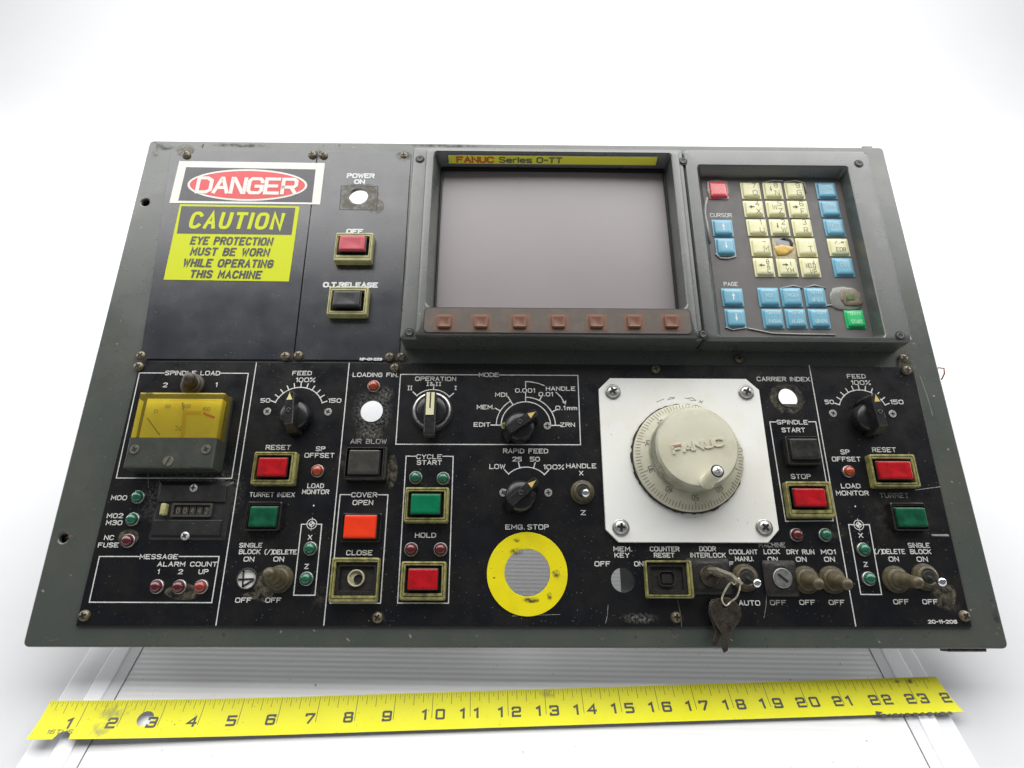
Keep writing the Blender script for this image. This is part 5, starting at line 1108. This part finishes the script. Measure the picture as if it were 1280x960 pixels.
def klabel(s_, x, y, w_, h_):
    px, py = kxy(x, y); u, v = at(px, py, KZ); W = wid(px, py, w_ / 3.428, KZ); H = hei(px, py, h_ / 3.428, KZ); text_mb(s_, W, H, .0005, M_SILK).build('printed_legend', kp, (u, v, .00875))
klabel('CURSOR', 210, 305, 90, 15); klabel('PAGE', 252, 600, 58, 15)
def blob(name, pts, h0, h1, mt, label_=None, parent=None):
    P = [at(*kxy(*p), h1) for p in pts]; cx = sum(p[0] for p in P) / len(P); cy = sum(p[1] for p in P) / len(P)
    sc = lambda k, z: [(cx + (p[0] - cx) * k, cy + (p[1] - cy) * k, z) for p in P]
    mb = MB(); mb.loft([sc(1, h0), sc(.97, h0 + (h1 - h0) * .6), sc(.88, h1), sc(.5, h1 + .0001)], mt, smooth=True); return mb.build(name, parent or kp, label=label_)
M_TORN = mat('torn_cream_film', (.50, .42, .27), .5, dirt=(.2, .15, .08), amt=.7, scale=260)
blob('broken_key', [(430, 402), (520, 402), (532, 440), (540, 512), (520, 510), (450, 500), (436, 470)], KZ - .0001, KZ + .0006, M_TORN, 'broken key with a torn cream film over a hole')
blob('torn_hole', [(440, 405), (480, 402), (512, 412), (520, 440), (490, 446), (450, 436)], KZ + .0007, KZ + .0009, mat('grey_underlayer', (.34, .34, .35), .5), parent=kp)
blob('torn_gap', [(462, 406), (485, 400), (510, 407), (520, 425), (518, 442), (510, 438), (508, 420), (496, 412), (478, 408)], KZ + .0010, KZ + .0012, M_DARK)
blob('amber_residue', [(440, 438), (470, 430), (500, 436), (524, 440), (515, 458), (490, 474), (452, 474)], KZ + .0010, KZ + .0018, mat('amber_residue', (.68, .44, .08), .35, dirt=(.3, .18, .04), amt=.5, scale=300))
blob('glue_film', [(678, 640), (690, 615), (730, 608), (780, 615), (812, 640), (822, 680), (805, 705), (760, 715), (710, 708), (680, 690)], KZ, KZ + .0010, M_GLUE)
blob('broken_key', [(728, 622), (780, 620), (808, 640), (818, 685), (796, 694), (742, 690), (722, 660)], KZ + .0011, KZ + .0020, mat('brown_broken_edge', (.22, .17, .11), .5, dirt=(.08, .06, .04), amt=.7, scale=300), 'broken key with green remains under a clear glue film')
blob('green_remains', [(745, 638), (780, 636), (786, 668), (748, 670)], KZ + .0021, KZ + .0025, mat('dull_green_remains', (.10, .17, .06), .5, dirt=(.05, .06, .03), amt=.6, scale=300))
blob('glue_film', [(150, 165), (160, 156), (200, 150), (238, 160), (245, 200), (240, 238), (160, 232), (150, 200)], KZ + .0002, KZ + .0007, M_GLUE)
for pts in ([(150, 232), (143, 262), (140, 300), (152, 360), (162, 422)], [(322, 790), (370, 800), (430, 812), (560, 816), (700, 818)], [(640, 696), (690, 690)], [(185, 470), (205, 490), (240, 492), (275, 482)], [(470, 618), (520, 608), (558, 618)], [(570, 616), (610, 606), (658, 618)], [(228, 786), (260, 797), (318, 788)], [(385, 168), (430, 158), (475, 160)], [(480, 165), (530, 158), (565, 168), (576, 210)]):
    w_ = .0011 if len(pts) == 5 and pts[0][0] < 200 else .0006
    mb = MB(); mb.tube([(*at(*kxy(*p), KZ), KZ + .0004) for p in pts], w_, mat('milky_glue', (.42, .42, .40), .3), 6); o = mb.build('glue_strand', kp)

# ================================================================ keys hanging from the lock
kr = bpy.data.objects.new('key_bunch', None); COL.objects.link(kr)
KM = PANEL @ Matrix.Translation((*at(893, 722, .006), .006)); kr.matrix_world = KM
tag(kr, 'dark grimy keys hanging by a wire ring from the door interlock lock', 'keys')
k0 = at(893, 722, .006)
def kl(px, py, h): u, v = at(px, py, h); return (u - k0[0], v - k0[1], h - .006)
# key in the lock: thin bow seen edge-on
def plank(mb, A, B, wv, t, mt):
    A, B, wv = Vector(A), Vector(B), Vector(wv); d = (B - A).normalized(); nn = d.cross(wv).normalized() * t
    c = [A - wv, A + wv, B + wv, B - wv]; mb.loft([[tuple(p - nn) for p in c], [tuple(p + nn) for p in c]], mt, True, True)
mb = MB(); plank(mb, kl(889.5, 710.5, .022), kl(909, 718, .024), (0, -.0005, .0085), .0009, M_KEYMET); plank(mb, kl(908.5, 717.6, .024), kl(922.5, 729.5, .025), (0, -.0005, .0080), .0009, M_KEYMET)
plank(mb, kl(893, 718, .0062), kl(899, 716, .020), (.0032, -.0014, 0), .0009, M_KEYMET); mb.build('key', kr, label='bright key seen edge on, turned in the lock')
# ring
rc = [kl(917.5, 730.5, .023), kl(922, 724, .026), kl(925, 724.5, .023), (kl(924.5, 736, .018)), kl(920, 747, .014), kl(913.5, 752, .013), kl(908, 757, .015), kl(903.5, 753, .018), kl(902.5, 747, .021), kl(907, 737, .024), kl(914, 727.5, .026)]
pts = []
n = len(rc)
for k in range(n):
    p0, p1, p2, p3 = [Vector(rc[(k + i) % n]) for i in (-1, 0, 1, 2)]
    for t in (0, .25, .5, .75): pts.append(tuple(.5 * ((2 * p1) + (p2 - p0) * t + (2 * p0 - 5 * p1 + 4 * p2 - p3) * t * t + (3 * p1 - p0 - 3 * p2 + p3) * t ** 3)))
pts.append(pts[0]); mb = MB(); mb.tube(pts, .00062, M_KEYMET, 8, False); mb.build('wire_ring', kr)
# hanging key: bow and blade in one solid outline with a hole
def hang_key(off, turn, lab):
    hh = .012
    outl = [(901, 748), (896, 749), (889, 752.5), (887, 758), (888.5, 770), (893, 779), (898.5, 787), (902.5, 795), (903.2, 802), (902, 810), (904.5, 816), (909, 813.5), (910.5, 805), (912, 797), (913.5, 790), (918, 784), (924, 776), (926.5, 768), (925, 760), (918, 752), (911, 747.5), (906, 746.5)]
    P = [at(x, y, hh) for x, y in outl]; P = [(p[0] - k0[0], p[1] - k0[1]) for p in P]
    hc = at(906, 757.5, hh); hc = (hc[0] - k0[0], hc[1] - k0[1])
    me = sheet('key', P, [[(hc[0] + -.0018 * math.cos(2 * PI * k / 14), hc[1] + .0016 * math.sin(-2 * PI * k / 14)) for k in range(14)]], -.0009, .0009, M_KEYDK, .0004, kr, lab)
    me.location = off; me.rotation_euler = turn; return me
hang_key((0, 0, .0065), (0, 0, 0), 'dark grimy key hanging in front')
def swing(o, deg, z, k=1.):
    """turn a hanging key about the ring hole"""
    c = at(906, 757.5, .012); c = Vector((c[0] - k0[0], c[1] - k0[1], 0)); r = Matrix.Rotation(math.radians(deg), 4, 'Z')
    o.matrix_local = Matrix.Translation(c + Vector((0, 0, z))) @ r @ Matrix.Scale(k, 4) @ Matrix.Translation(-c)
swing(hang_key((0, 0, 0), (0, 0, 0), 'dark grimy key hanging behind the other'), -13, .0030, .93)
